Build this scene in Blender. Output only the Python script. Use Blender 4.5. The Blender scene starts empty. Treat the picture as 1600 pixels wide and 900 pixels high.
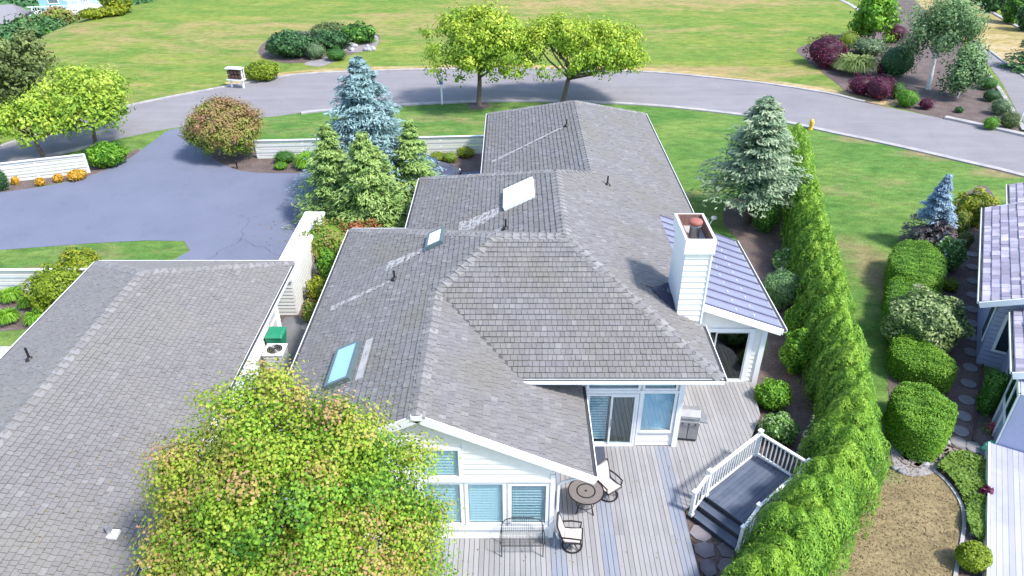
import bpy, math, random
import numpy as np
from mathutils import Vector, Matrix
random.seed(7); rng = np.random.default_rng(7)
S = bpy.context.scene
C = S.collection
R = math.radians
# ------------------------------------------------------------------ camera, sky, sun, exposure
F, TH, H = 1138.0, R(32), 17.0            # focal length in photograph pixels, pitch below the horizon, height
cd = bpy.data.cameras.new('camera'); cam = bpy.data.objects.new('camera', cd); C.objects.link(cam)
cam.location = (0, 0, H); cam.rotation_euler = (R(90) - TH, 0, 0)
cd.sensor_width = 36; cd.lens = 36 * F / 1600; cd.clip_end = 2000; cd.clip_start = 0.2
S.camera = cam
SUN = Vector((0.62, -0.36, 1.0)).normalized()     # towards the sun
w = bpy.data.worlds.new('World'); S.world = w; w.use_nodes = True
wn = w.node_tree; bg = wn.nodes['Background']
sky = wn.nodes.new('ShaderNodeTexSky'); sky.sky_type = 'NISHITA'; sky.sun_disc = False
sky.sun_elevation = math.asin(SUN.z); sky.sun_rotation = math.atan2(SUN.x, SUN.y)
wn.links.new(sky.outputs[0], bg.inputs[0]); bg.inputs[1].default_value = 0.15
sl = bpy.data.lights.new('sun', 'SUN'); sl.energy = 2.4; sl.angle = R(7); sl.color = (1.0, 0.965, 0.91)
so = bpy.data.objects.new('sun', sl); C.objects.link(so)
so.rotation_euler = SUN.to_track_quat('Z', 'Y').to_euler()
S.view_settings.view_transform = 'Standard'; S.view_settings.look = 'None'
S.view_settings.exposure = 1.36; S.view_settings.gamma = 1
S.cycles.use_denoising = True; S.cycles.max_bounces = 6; S.cycles.transparent_max_bounces = 12

# ------------------------------------------------------------------ placing helpers: where a measured line of sight meets a height
def ray(px, py):
    u = (px - 800) / F; v = (450 - py) / F
    return (u, math.cos(TH) + v * math.sin(TH), -math.sin(TH) + v * math.cos(TH))
def P(px, py, z=0.0):
    d = ray(px, py); t = (z - H) / d[2]; return Vector((d[0] * t, d[1] * t, z))
def PY(px, py, Y):
    d = ray(px, py); t = Y / d[1]; return Vector((d[0] * t, Y, H + d[2] * t))
def PL(px, py, a, b, c=0.0):
    d = ray(px, py); t = (a - H) / (d[2] - b * d[0] - c * d[1]); return Vector((d[0] * t, d[1] * t, H + d[2] * t))
def depth(p):
    return p[1] * math.cos(TH) - (p[2] - H) * math.sin(TH)

# ------------------------------------------------------------------ materials
def nt(name):
    m = bpy.data.materials.new(name); m.use_nodes = True
    t = m.node_tree; return m, t, t.nodes, t.links, t.nodes['Principled BSDF']
def ramp(n, stops):
    r = n.new('ShaderNodeValToRGB'); e = r.color_ramp.elements
    while len(e) < len(stops): e.new(0.5)
    for k, (p, c) in enumerate(stops):
        e[k].position = p; e[k].color = (*c, 1)
    return r
def pos(n, l, scale=(1, 1, 1), rot=0):
    g = n.new('ShaderNodeNewGeometry'); m = n.new('ShaderNodeMapping'); l.new(g.outputs['Position'], m.inputs['Vector'])
    m.inputs['Scale'].default_value = scale; m.inputs['Rotation'].default_value = (0, 0, rot); return m.outputs[0]
def noise(n, l, vec, scale, detail=4, rough=0.6):
    x = n.new('ShaderNodeTexNoise'); x.inputs['Scale'].default_value = scale; x.inputs['Detail'].default_value = detail
    x.inputs['Roughness'].default_value = rough; l.new(vec, x.inputs['Vector']); return x.outputs['Fac']
def mix(n, l, f, a, b, mode='MIX'):
    x = n.new('ShaderNodeMix'); x.data_type = 'RGBA'; x.blend_type = mode
    for s, v in ((0, f), (6, a), (7, b)):
        if isinstance(v, (int, float)): x.inputs[s].default_value = v
        elif isinstance(v, tuple): x.inputs[s].default_value = (*v, 1)
        else: l.new(v, x.inputs[s])
    return x.outputs[2]
def bump(n, l, h, b, strength, dist):
    x = n.new('ShaderNodeBump'); x.inputs['Strength'].default_value = strength; x.inputs['Distance'].default_value = dist
    l.new(h, x.inputs['Height']); l.new(x.outputs[0], b.inputs['Normal'])
def plain(name, col, rough=0.6, metal=0.0, var=0.12, scale=6.0, bmp=0.0):
    m, t, n, l, b = nt(name)
    f = noise(n, l, pos(n, l), scale, 5)
    lo = tuple(c * (1 - var) for c in col); hi = tuple(min(1, c * (1 + var)) for c in col)
    r = ramp(n, [(0.3, lo), (0.7, hi)]); l.new(f, r.inputs[0]); l.new(r.outputs[0], b.inputs['Base Color'])
    b.inputs['Roughness'].default_value = rough; b.inputs['Metallic'].default_value = metal
    if bmp: bump(n, l, noise(n, l, pos(n, l), scale * 6, 5), b, bmp, 0.02)
    return m
def tinted(name, stops, rough=0.85, patch=None, patch_scale=0.7, grain=60.0, gvar=0.25, bmp=0.3, spec=0.3):
    """colour from the piece's own tint attribute plus a per-object random, with weathering or painted light patches and fine grain"""
    m, t, n, l, b = nt(name)
    a = n.new('ShaderNodeAttribute'); a.attribute_name = 'tint'
    o = n.new('ShaderNodeObjectInfo'); ad = n.new('ShaderNodeMath'); ad.operation = 'ADD'
    l.new(a.outputs['Fac'], ad.inputs[0]); l.new(o.outputs['Random'], ad.inputs[1])
    fr = n.new('ShaderNodeMath'); fr.operation = 'FRACT'; l.new(ad.outputs[0], fr.inputs[0])
    r = ramp(n, stops); l.new(fr.outputs[0], r.inputs[0]); col = r.outputs[0]
    if patch:
        p = ramp(n, [(0.42, (0, 0, 0)), (0.66, (1, 1, 1))]); l.new(noise(n, l, pos(n, l), patch_scale, 5, 0.65), p.inputs[0])
        col = mix(n, l, p.outputs[0], col, mix(n, l, 0.7, col, patch))
    g = noise(n, l, pos(n, l), grain, 3, 0.7)
    gr = ramp(n, [(0.3, (1 - gvar,) * 3), (0.7, (1 + gvar,) * 3)]); l.new(g, gr.inputs[0])
    col = mix(n, l, 1.0, col, gr.outputs[0], 'MULTIPLY')
    l.new(col, b.inputs['Base Color']); b.inputs['Roughness'].default_value = rough
    b.inputs['Specular IOR Level'].default_value = spec
    if bmp: bump(n, l, g, b, bmp, 0.01)
    return m
def leafmat(name, cols, trans=0.3):
    m, t, n, l, b = nt(name)
    a = n.new('ShaderNodeAttribute'); a.attribute_name = 'tint'
    k = len(cols); r = ramp(n, [((i / (k - 1)), c) for i, c in enumerate(cols)]); l.new(a.outputs['Fac'], r.inputs[0])
    l.new(r.outputs[0], b.inputs['Base Color']); b.inputs['Roughness'].default_value = 0.55; b.inputs['Specular IOR Level'].default_value = 0.3
    tr = n.new('ShaderNodeBsdfTranslucent'); l.new(r.outputs[0], tr.inputs[0])
    mx = n.new('ShaderNodeMixShader'); mx.inputs[0].default_value = trans
    l.new(b.outputs[0], mx.inputs[1]); l.new(tr.outputs[0], mx.inputs[2]); l.new(mx.outputs[0], n['Material Output'].inputs[0])
    return m
def grassmat(name, green, green2, dry, dry_lo, dry_hi, stretch=(1, 1, 1), rot=0, big=0.05, spots=()):
    m, t, n, l, b = nt(name)
    fine = noise(n, l, pos(n, l), 9.0, 6, 0.75); mid = noise(n, l, pos(n, l, stretch, rot), 0.55, 6, 0.65)
    bigp = noise(n, l, pos(n, l, stretch, rot), big, 3, 0.5)
    mc = ramp(n, [(.36, (0,) * 3), (.64, (1,) * 3)]); l.new(mid, mc.inputs[0]); g = mix(n, l, mc.outputs[0], green, green2)
    yl = ramp(n, [(.47, (0,) * 3), (.66, (.55,) * 3)]); l.new(noise(n, l, pos(n, l, stretch, rot + .3), .28, 5, .7), yl.inputs[0])
    g = mix(n, l, yl.outputs[0], g, (min(1, green2[0] * 1.65), green2[1] * 1.22, green2[2] * 1.3))
    ad = n.new('ShaderNodeMath'); ad.operation = 'ADD'; l.new(mid, ad.inputs[0]); l.new(bigp, ad.inputs[1])
    last = ad.outputs[0]
    for (sx, sy, rx, ry, amt) in spots:          # worn and parched places
        mp = n.new('ShaderNodeMapping'); gg = n.new('ShaderNodeNewGeometry'); l.new(gg.outputs['Position'], mp.inputs['Vector'])
        mp.inputs['Location'].default_value = (-sx / rx, -sy / ry, 0); mp.inputs['Scale'].default_value = (1 / rx, 1 / ry, 0)
        ln = n.new('ShaderNodeVectorMath'); ln.operation = 'LENGTH'; l.new(mp.outputs[0], ln.inputs[0])
        mr = n.new('ShaderNodeMapRange'); mr.inputs[1].default_value = 1.0; mr.inputs[2].default_value = 0.2
        mr.inputs[3].default_value = 0; mr.inputs[4].default_value = amt; l.new(ln.outputs['Value'], mr.inputs[0])
        a2 = n.new('ShaderNodeMath'); a2.operation = 'ADD'; l.new(last, a2.inputs[0]); l.new(mr.outputs[0], a2.inputs[1]); last = a2.outputs[0]
    hf = n.new('ShaderNodeMath'); hf.operation = 'MULTIPLY'; hf.inputs[1].default_value = 0.5; l.new(last, hf.inputs[0])
    d = ramp(n, [(dry_lo, (0, 0, 0)), (dry_hi, (1, 1, 1))]); l.new(hf.outputs[0], d.inputs[0])
    col = mix(n, l, d.outputs[0], g, dry)
    tex = noise(n, l, pos(n, l, stretch, rot), 2.4, 5, 0.7); tr_ = ramp(n, [(0.3, (0.66,) * 3), (0.7, (1.28,) * 3)]); l.new(tex, tr_.inputs[0])
    col = mix(n, l, 1.0, col, tr_.outputs[0], 'MULTIPLY')
    gr = ramp(n, [(0.25, (0.6,) * 3), (0.75, (1.4,) * 3)]); l.new(fine, gr.inputs[0])
    col = mix(n, l, 1.0, col, gr.outputs[0], 'MULTIPLY')
    l.new(col, b.inputs['Base Color']); b.inputs['Roughness'].default_value = 0.95; b.inputs['Specular IOR Level'].default_value = 0.1
    bump(n, l, fine, b, 0.7, 0.08)
    return m
def asphalt(name, c1, c2, streak, crack=None):
    m, t, n, l, b = nt(name)
    f = noise(n, l, pos(n, l), 0.35, 5, 0.6); r = ramp(n, [(0.3, c1), (0.7, c2)]); l.new(f, r.inputs[0]); col = r.outputs[0]
    sp = noise(n, l, pos(n, l), 40, 3, 0.8); gr = ramp(n, [(0.3, (0.82,) * 3), (0.75, (1.2,) * 3)]); l.new(sp, gr.inputs[0])
    col = mix(n, l, 1.0, col, gr.outputs[0], 'MULTIPLY')
    if crack:
        v = n.new('ShaderNodeTexVoronoi'); v.feature = 'DISTANCE_TO_EDGE'; v.inputs['Scale'].default_value = crack
        mpv = n.new('ShaderNodeVectorMath'); mpv.operation = 'ADD'
        nn = n.new('ShaderNodeTexNoise'); nn.inputs['Scale'].default_value = 0.9; nn.inputs['Detail'].default_value = 6
        p = pos(n, l); l.new(p, nn.inputs['Vector']); l.new(p, mpv.inputs[0]); l.new(nn.outputs['Color'], mpv.inputs[1]); l.new(mpv.outputs[0], v.inputs['Vector'])
        cr = ramp(n, [(0.0, (.8, .8, .8)), (0.0018, (0, 0, 0))]); l.new(v.outputs['Distance'], cr.inputs[0])
        msk = ramp(n, [(0.53, (0, 0, 0)), (0.58, (1, 1, 1))]); l.new(noise(n, l, pos(n, l), 0.12, 2), msk.inputs[0])
        fa = mix(n, l, 1.0, cr.outputs[0], msk.outputs[0], 'MULTIPLY')
        col = mix(n, l, fa, col, (0.05, 0.05, 0.07))
    st2 = ramp(n, [(.55, (0, 0, 0)), (.75, (.6,) * 3)]); l.new(noise(n, l, pos(n, l), 1.1, 6, .75), st2.inputs[0])
    col = mix(n, l, st2.outputs[0], col, mix(n, l, .5, col, (.08, .08, .09)))
    if streak:
        s = ramp(n, [(0.45, (0, 0, 0)), (0.7, (1, 1, 1))]); l.new(noise(n, l, pos(n, l, (0.12, 1.2, 1)), 1.0, 4), s.inputs[0])
        col = mix(n, l, s.outputs[0], col, mix(n, l, 0.4, col, streak))
    l.new(col, b.inputs['Base Color']); b.inputs['Roughness'].default_value = 0.9; b.inputs['Specular IOR Level'].default_value = 0.25
    bump(n, l, sp, b, 0.35, 0.01)
    return m
def glassmat(name, tint, rough=0.03, refl=0.0):
    m, t, n, l, b = nt(name)
    tr = n.new('ShaderNodeBsdfTransparent'); tr.inputs[0].default_value = (*tint, 1)
    gl = n.new('ShaderNodeBsdfGlossy'); gl.inputs['Roughness'].default_value = rough; gl.inputs[0].default_value = (0.9, 0.97, 1, 1)
    fr = n.new('ShaderNodeFresnel'); gm = n.new('ShaderNodeNewGeometry'); mr = n.new('ShaderNodeMapRange')
    mr.inputs[3].default_value = 1.5; mr.inputs[4].default_value = 1 / 1.5; l.new(gm.outputs['Backfacing'], mr.inputs[0]); l.new(mr.outputs[0], fr.inputs[0])
    ad = n.new('ShaderNodeMath'); ad.operation = 'ADD'; ad.inputs[1].default_value = refl; l.new(fr.outputs[0], ad.inputs[0])
    mx = n.new('ShaderNodeMixShader'); l.new(ad.outputs[0], mx.inputs[0]); l.new(tr.outputs[0], mx.inputs[1]); l.new(gl.outputs[0], mx.inputs[2])
    l.new(mx.outputs[0], n['Material Output'].inputs[0]); return m

M = {}
M['shingle'] = tinted('weathered_shingle', [(0, (.158, .149, .153)), (.5, (.180, .171, .174)), (.93, (.196, .187, .188)), (1, (.235, .225, .22))], patch=(.165, .155, .13), patch_scale=.45, grain=30)
M['shingle_garage'] = tinted('garage_shingle', [(0, (.172, .162, .160)), (.5, (.188, .178, .176)), (.95, (.198, .189, .187)), (1, (.235, .225, .22))], patch=(.20, .19, .17), patch_scale=.5)
M['shingle_neighbour'] = tinted('neighbour_shingle', [(0, (.23, .205, .27)), (.5, (.34, .31, .39)), (1, (.52, .47, .55))], patch=(.26, .24, .27), patch_scale=.9)
M['cap'] = tinted('cap_shingle', [(0, (.185, .175, .18)), (.5, (.225, .215, .22)), (1, (.28, .27, .27))], patch=(.2, .19, .17))
M['underlay'] = plain('roof_underlay', (.07, .068, .072), 0.95)
M['white'] = plain('white_paint', (.80, .81, .82), 0.55, var=.04)
M['siding'] = plain('cream_siding', (.78, .76, .73), 0.6, var=.05)
M['soffit'] = plain('soffit_paint', (.55, .55, .55), 0.7, var=.04)
M['fence'] = plain('fence_paint', (.66, .65, .62), 0.65, var=.06, scale=3)
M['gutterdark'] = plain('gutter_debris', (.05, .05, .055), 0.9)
M['metalroof'] = plain('lavender_metal_roof', (.255, .25, .325), 0.35, 0.3, var=.08, scale=1.5)
M['seam'] = plain('metal_roof_seam', (.13, .13, .20), 0.4, 0.3)
M['neighbour'] = plain('lilac_grey_siding', (.36, .38, .52), 0.6, var=.05)
M['neighbour_deck'] = tinted('lilac_deck_board', [(0, (.33, .33, .45)), (1, (.42, .42, .55))], patch=(.3, .3, .38), gvar=.1)
M['deck'] = tinted('weathered_deck_board', [(0, (.24, .232, .236)), (.5, (.275, .267, .268)), (1, (.31, .302, .30))], patch=(.32, .32, .335), patch_scale=.6, gvar=.14, bmp=.15)
M['deckblue'] = tinted('blue_grey_deck_board', [(0, (.215, .235, .285)), (1, (.24, .26, .31))], patch=(.27, .272, .295), patch_scale=.8, gvar=.12, bmp=.15)
M['platform'] = tinted('slate_platform_board', [(0, (.070, .088, .130)), (1, (.092, .110, .155))], patch=(.17, .185, .23), patch_scale=.8, gvar=.12, bmp=.15)  # hedge shade painted into the base colour, sunlit boards into the paler patches
M['concrete'] = plain('pale_concrete', (.38, .37, .36), 0.9, var=.18, scale=2.5, bmp=.3)
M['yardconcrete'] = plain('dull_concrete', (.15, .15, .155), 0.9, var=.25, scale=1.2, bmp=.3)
M['paver'] = plain('round_paver_stone', (.20, .19, .20), 0.9, var=.2, scale=8, bmp=.3)
M['flag'] = tinted('purple_flagstone', [(0, (.13, .115, .125)), (.5, (.17, .15, .165)), (1, (.215, .195, .205))], patch=(.25, .23, .25), patch_scale=1.5)
M['brick'] = tinted('rustic_path_brick', [(0, (.17, .13, .11)), (1, (.27, .22, .2))], patch=(.3, .28, .26), patch_scale=1.5)
M['mulch'] = tinted('bark_mulch', [(0, (.105, .078, .07)), (1, (.105, .078, .07))], patch=(.17, .13, .12), patch_scale=1.2, grain=14, gvar=.45, bmp=.9)
M['rockbed'] = tinted('pale_rock_bed', [(0, (.22, .2, .2)), (1, (.22, .2, .2))], patch=(.3, .28, .28), grain=12, gvar=.4, bmp=.9)
M['stone'] = tinted('grey_stone', [(0, (.2, .2, .21)), (1, (.42, .41, .42))], grain=18, gvar=.2)
M['road'] = asphalt('worn_road_asphalt', (.195, .183, .192), (.232, .218, .226), (.28, .26, .27))
M['drive'] = asphalt('sealed_blue_asphalt', (.136, .148, .206), (.158, .170, .232), None, crack=.16)
M['kerb'] = plain('kerb_concrete', (.34, .32, .32), 0.9, var=.22, scale=1.6, bmp=.3)
M['field'] = grassmat('field_grass', (.112, .195, .036), (.168, .228, .046), (.31, .24, .105), .515, .66, (.45, 1.0, 1), R(6), .05,
                      spots=((-22, 74, 26, 14, .16), (12, 90, 50, 10, .22), (16, 61.5, 16, 2.6, .3), (-5, 62.5, 20, 1.6, .2)))
M['lawn'] = grassmat('lawn_grass', (.072, .165, .034), (.125, .215, .05), (.25, .195, .105), .54, .70, (.5, 1, 1), R(-25), .09,
                     spots=((16.6, 27.5, 2.0, 7, .36), (22.5, 45.3, 4, 1.7, .4), (26.6, 43.1, 4.5, 1.7, .55), (30.3, 40.4, 4.0, 1.7, .55), (-20, 28.4, 9, .9, .4), (20, 37, 6, 5, .14), (13.2, 18, 1.6, 4, .2), (11.2, 12.2, 5.0, 6.0, .75), (-13, 47.5, 7, 2, .1)))
M['drylawn'] = grassmat('parched_lawn_grass', (.18, .19, .055), (.27, .22, .09), (.36, .26, .15), .44, .56, (1, 1, 1), 0, .3, spots=((10.6, 13.5, 1.6, 5, .2), (13.2, 12.8, 1.0, 3.5, -.16), (15.0, 21.5, 1.0, 5, -.3)))
M['beige'] = grassmat('beige_verge_grass', (.27, .22, .08), (.34, .28, .12), (.42, .33, .19), .46, .6, (.5, 1, 1), R(40), .06)
M['glass'] = glassmat('window_glass', (.84, .93, .95), .02, .05)
M['darkglass'] = glassmat('dark_window_glass', (.25, .33, .36), .02, .05)
M['skylight'] = glassmat('skylight_glass', (.5, .8, .85), .04, .45)
M['skyframe'] = plain('skylight_frame', (.10, .14, .15), .5)
M['bright_liner'] = plain('skylight_white_shaft', (.8, .82, .82), .6)
M['blind'] = plain('window_blind', (.72, .80, .82), .5, var=.03)
M['room'] = plain('dim_interior', (.10, .11, .12), .9)
M['curtain'] = plain('pale_curtain', (.62, .74, .84), .7, var=.06)
M['matrubber'] = plain('slate_mat', (.055, .065, .10), .9)
M['black'] = plain('black_metal', (.025, .022, .022), .5, .3)
M['bronze'] = plain('bronze_metal', (.035, .026, .024), .45, .5)
M['sling'] = plain('cream_sling_fabric', (.50, .46, .43), .8, var=.05)
M['tabletile'] = plain('table_tile', (.17, .145, .135), .5, var=.15, scale=14)
M['steel'] = plain('stainless_lid', (.33, .33, .34), .35, .5, var=.1)
M['bbq'] = plain('grill_cabinet', (.10, .105, .12), .5, .3)
M['terracotta'] = plain('rusty_flue_cap', (.30, .10, .075), .7, var=.15)
M['rust'] = plain('rust_stained_metal', (.22, .12, .095), .7, var=.3, scale=4)
M['green_plastic'] = plain('green_plastic', (.02, .24, .13), .5)
M['mint_plastic'] = plain('mint_plastic', (.15, .55, .32), .5, var=.2)
M['ac'] = plain('ac_cabinet', (.42, .42, .42), .5, var=.05)
M['yellowpaint'] = plain('hydrant_yellow', (.62, .42, .06), .45)
M['blue'] = plain('blue_sign', (.05, .12, .5), .5)
M['brown'] = plain('brown_wood', (.09, .05, .035), .7)
M['bark'] = plain('grey_bark', (.14, .11, .09), .9, var=.35, scale=9, bmp=.6)
M['birchbark'] = plain('white_birch_bark', (.55, .53, .5), .8, var=.3, scale=7)
M['darkbark'] = plain('dark_bark', (.07, .055, .05), .9, var=.3, scale=9)
M['carpaint'] = plain('dark_blue_grey_car_paint', (.10, .105, .16), .25, .5, var=.03)
M['carglass'] = glassmat('car_glass', (.1, .25, .22), .03, .25)
M['rubber'] = plain('tyre_rubber', (.02, .02, .02), .8)
M['chrome'] = plain('alloy', (.5, .5, .52), .3, .8)
M['lens'] = plain('headlight_lens', (.7, .75, .78), .15)
M['pink'] = plain('pink_petals', (.75, .04, .18), .6)
M['tan'] = plain('tan_wall', (.42, .37, .30), .7)
M['farroof'] = plain('far_grey_roof', (.22, .21, .23), .9)
M['teal'] = plain('teal_wall', (.20, .38, .40), .7)
L = {
 'deadleaf': leafmat('fallen_leaves', [(.10, .06, .03), (.2, .12, .04), (.28, .2, .06), (.12, .16, .03)], .1),
 'straw': leafmat('straw_blades', [(.16, .16, .055), (.22, .18, .085), (.27, .21, .115), (.33, .27, .17)], .1),
 'maple': leafmat('maple_leaves', [(.04, .14, .02), (.12, .27, .025), (.21, .38, .03), (.30, .43, .04), (.38, .40, .06), (.44, .31, .11), (.48, .27, .17)]),
 'lime': leafmat('lime_street_tree_leaves', [(.10, .21, .02), (.23, .37, .03), (.38, .49, .045), (.54, .60, .08)]),
 'lime_l': leafmat('lime_locust_leaves', [(.09, .21, .025), (.23, .37, .035), (.38, .50, .055), (.52, .60, .10)]),
 'bluespruce': leafmat('blue_spruce_needles', [(.04, .10, .085), (.10, .20, .19), (.19, .31, .31), (.33, .46, .47)], .1),
 'steelspruce': leafmat('steel_blue_spruce_needles', [(.05, .09, .12), (.12, .2, .26), (.22, .33, .42), (.35, .48, .58)], .1),
 'deadspruce': leafmat('bare_brown_needles', [(.06, .05, .06), (.12, .095, .10), (.2, .15, .15)], .1),
 'fir': leafmat('green_fir_needles', [(.035, .12, .03), (.12, .24, .055), (.24, .37, .09), (.40, .52, .17)], .15),
 'palefir': leafmat('pale_fir_needles', [(.04, .10, .06), (.10, .20, .11), (.24, .34, .20), (.46, .52, .33)], .2),
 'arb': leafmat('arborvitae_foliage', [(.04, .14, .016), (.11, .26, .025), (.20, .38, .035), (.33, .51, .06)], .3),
 'arbtip': leafmat('yellow_green_arborvitae', [(.05, .15, .016), (.14, .29, .025), (.25, .43, .04), (.39, .55, .07)], .3),  # yellower foliage colours for every third plant of the hedge
 'clip': leafmat('clipped_hedge_leaves', [(.04, .12, .01), (.10, .24, .014), (.19, .36, .03), (.29, .46, .07)], .2),
 'clip_y': leafmat('yellow_box_leaves', [(.09, .15, .01), (.21, .29, .015), (.36, .42, .03)], .2),
 'green': leafmat('mid_green_leaves', [(.02, .075, .012), (.055, .16, .02), (.11, .26, .03), (.2, .38, .06)], .2),
 'bright': leafmat('bright_green_leaves', [(.04, .14, .01), (.1, .26, .015), (.2, .4, .03), (.34, .52, .09)], .25),
 'dark': leafmat('dark_green_leaves', [(.015, .05, .015), (.035, .10, .03), (.07, .17, .05), (.13, .26, .09)], .15),
 'olive': leafmat('olive_leaves', [(.04, .065, .02), (.09, .13, .035), (.17, .22, .06), (.25, .3, .1)], .2),
 'sage': leafmat('sage_leaves', [(.05, .09, .04), (.13, .2, .09), (.25, .34, .16), (.38, .45, .25)], .2),
 'juniper': leafmat('pale_juniper_sprays', [(.06, .14, .05), (.15, .27, .10), (.26, .41, .18)], .15),
 'purple': leafmat('purple_barberry_leaves', [(.035, .01, .02), (.09, .015, .04), (.20, .02, .075), (.34, .05, .14)], .25),
 'orange': leafmat('rusty_orange_leaves', [(.09, .20, .02), (.18, .29, .03), (.28, .29, .06), (.32, .22, .09), (.32, .18, .10)], .25),
 'red': leafmat('red_photinia_leaves', [(.08, .12, .02), (.3, .12, .05), (.48, .16, .08), (.4, .3, .05)], .25),
 'gold': leafmat('golden_shrub_leaves', [(.07, .13, .01), (.2, .26, .015), (.36, .38, .02), (.48, .40, .04)], .25),
 'flower': leafmat('orange_lily_petals', [(.3, .24, .03), (.65, .34, .03), (.8, .42, .06)], .25),
 'hyd': leafmat('hydrangea_leaves_and_heads', [(.03, .10, .02), (.08, .2, .03), (.17, .32, .06), (.5, .6, .35), (.45, .5, .62)], .2),
 'rhodo': leafmat('rhododendron_leaves', [(.03, .085, .02), (.11, .17, .045), (.25, .34, .11), (.42, .48, .24), (.48, .42, .30)], .2),
 'birch': leafmat('birch_leaves', [(.05, .11, .045), (.12, .22, .085), (.21, .34, .13), (.34, .46, .22)], .3),
 'grassy': leafmat('arching_grass_blades', [(.12, .2, .04), (.28, .36, .09), (.44, .48, .2)], .3),
 'lily': leafmat('day_lily_blades', [(.06, .18, .01), (.16, .36, .02), (.30, .52, .05)], .3),
 'cover': leafmat('ground_cover_leaves', [(.05, .11, .015), (.11, .2, .025), (.18, .29, .04), (.24, .32, .08)], .2),
 'distant': leafmat('distant_tree_leaves', [(.02, .07, .03), (.045, .13, .05), (.08, .2, .07), (.14, .29, .10)], .2),
}

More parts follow.
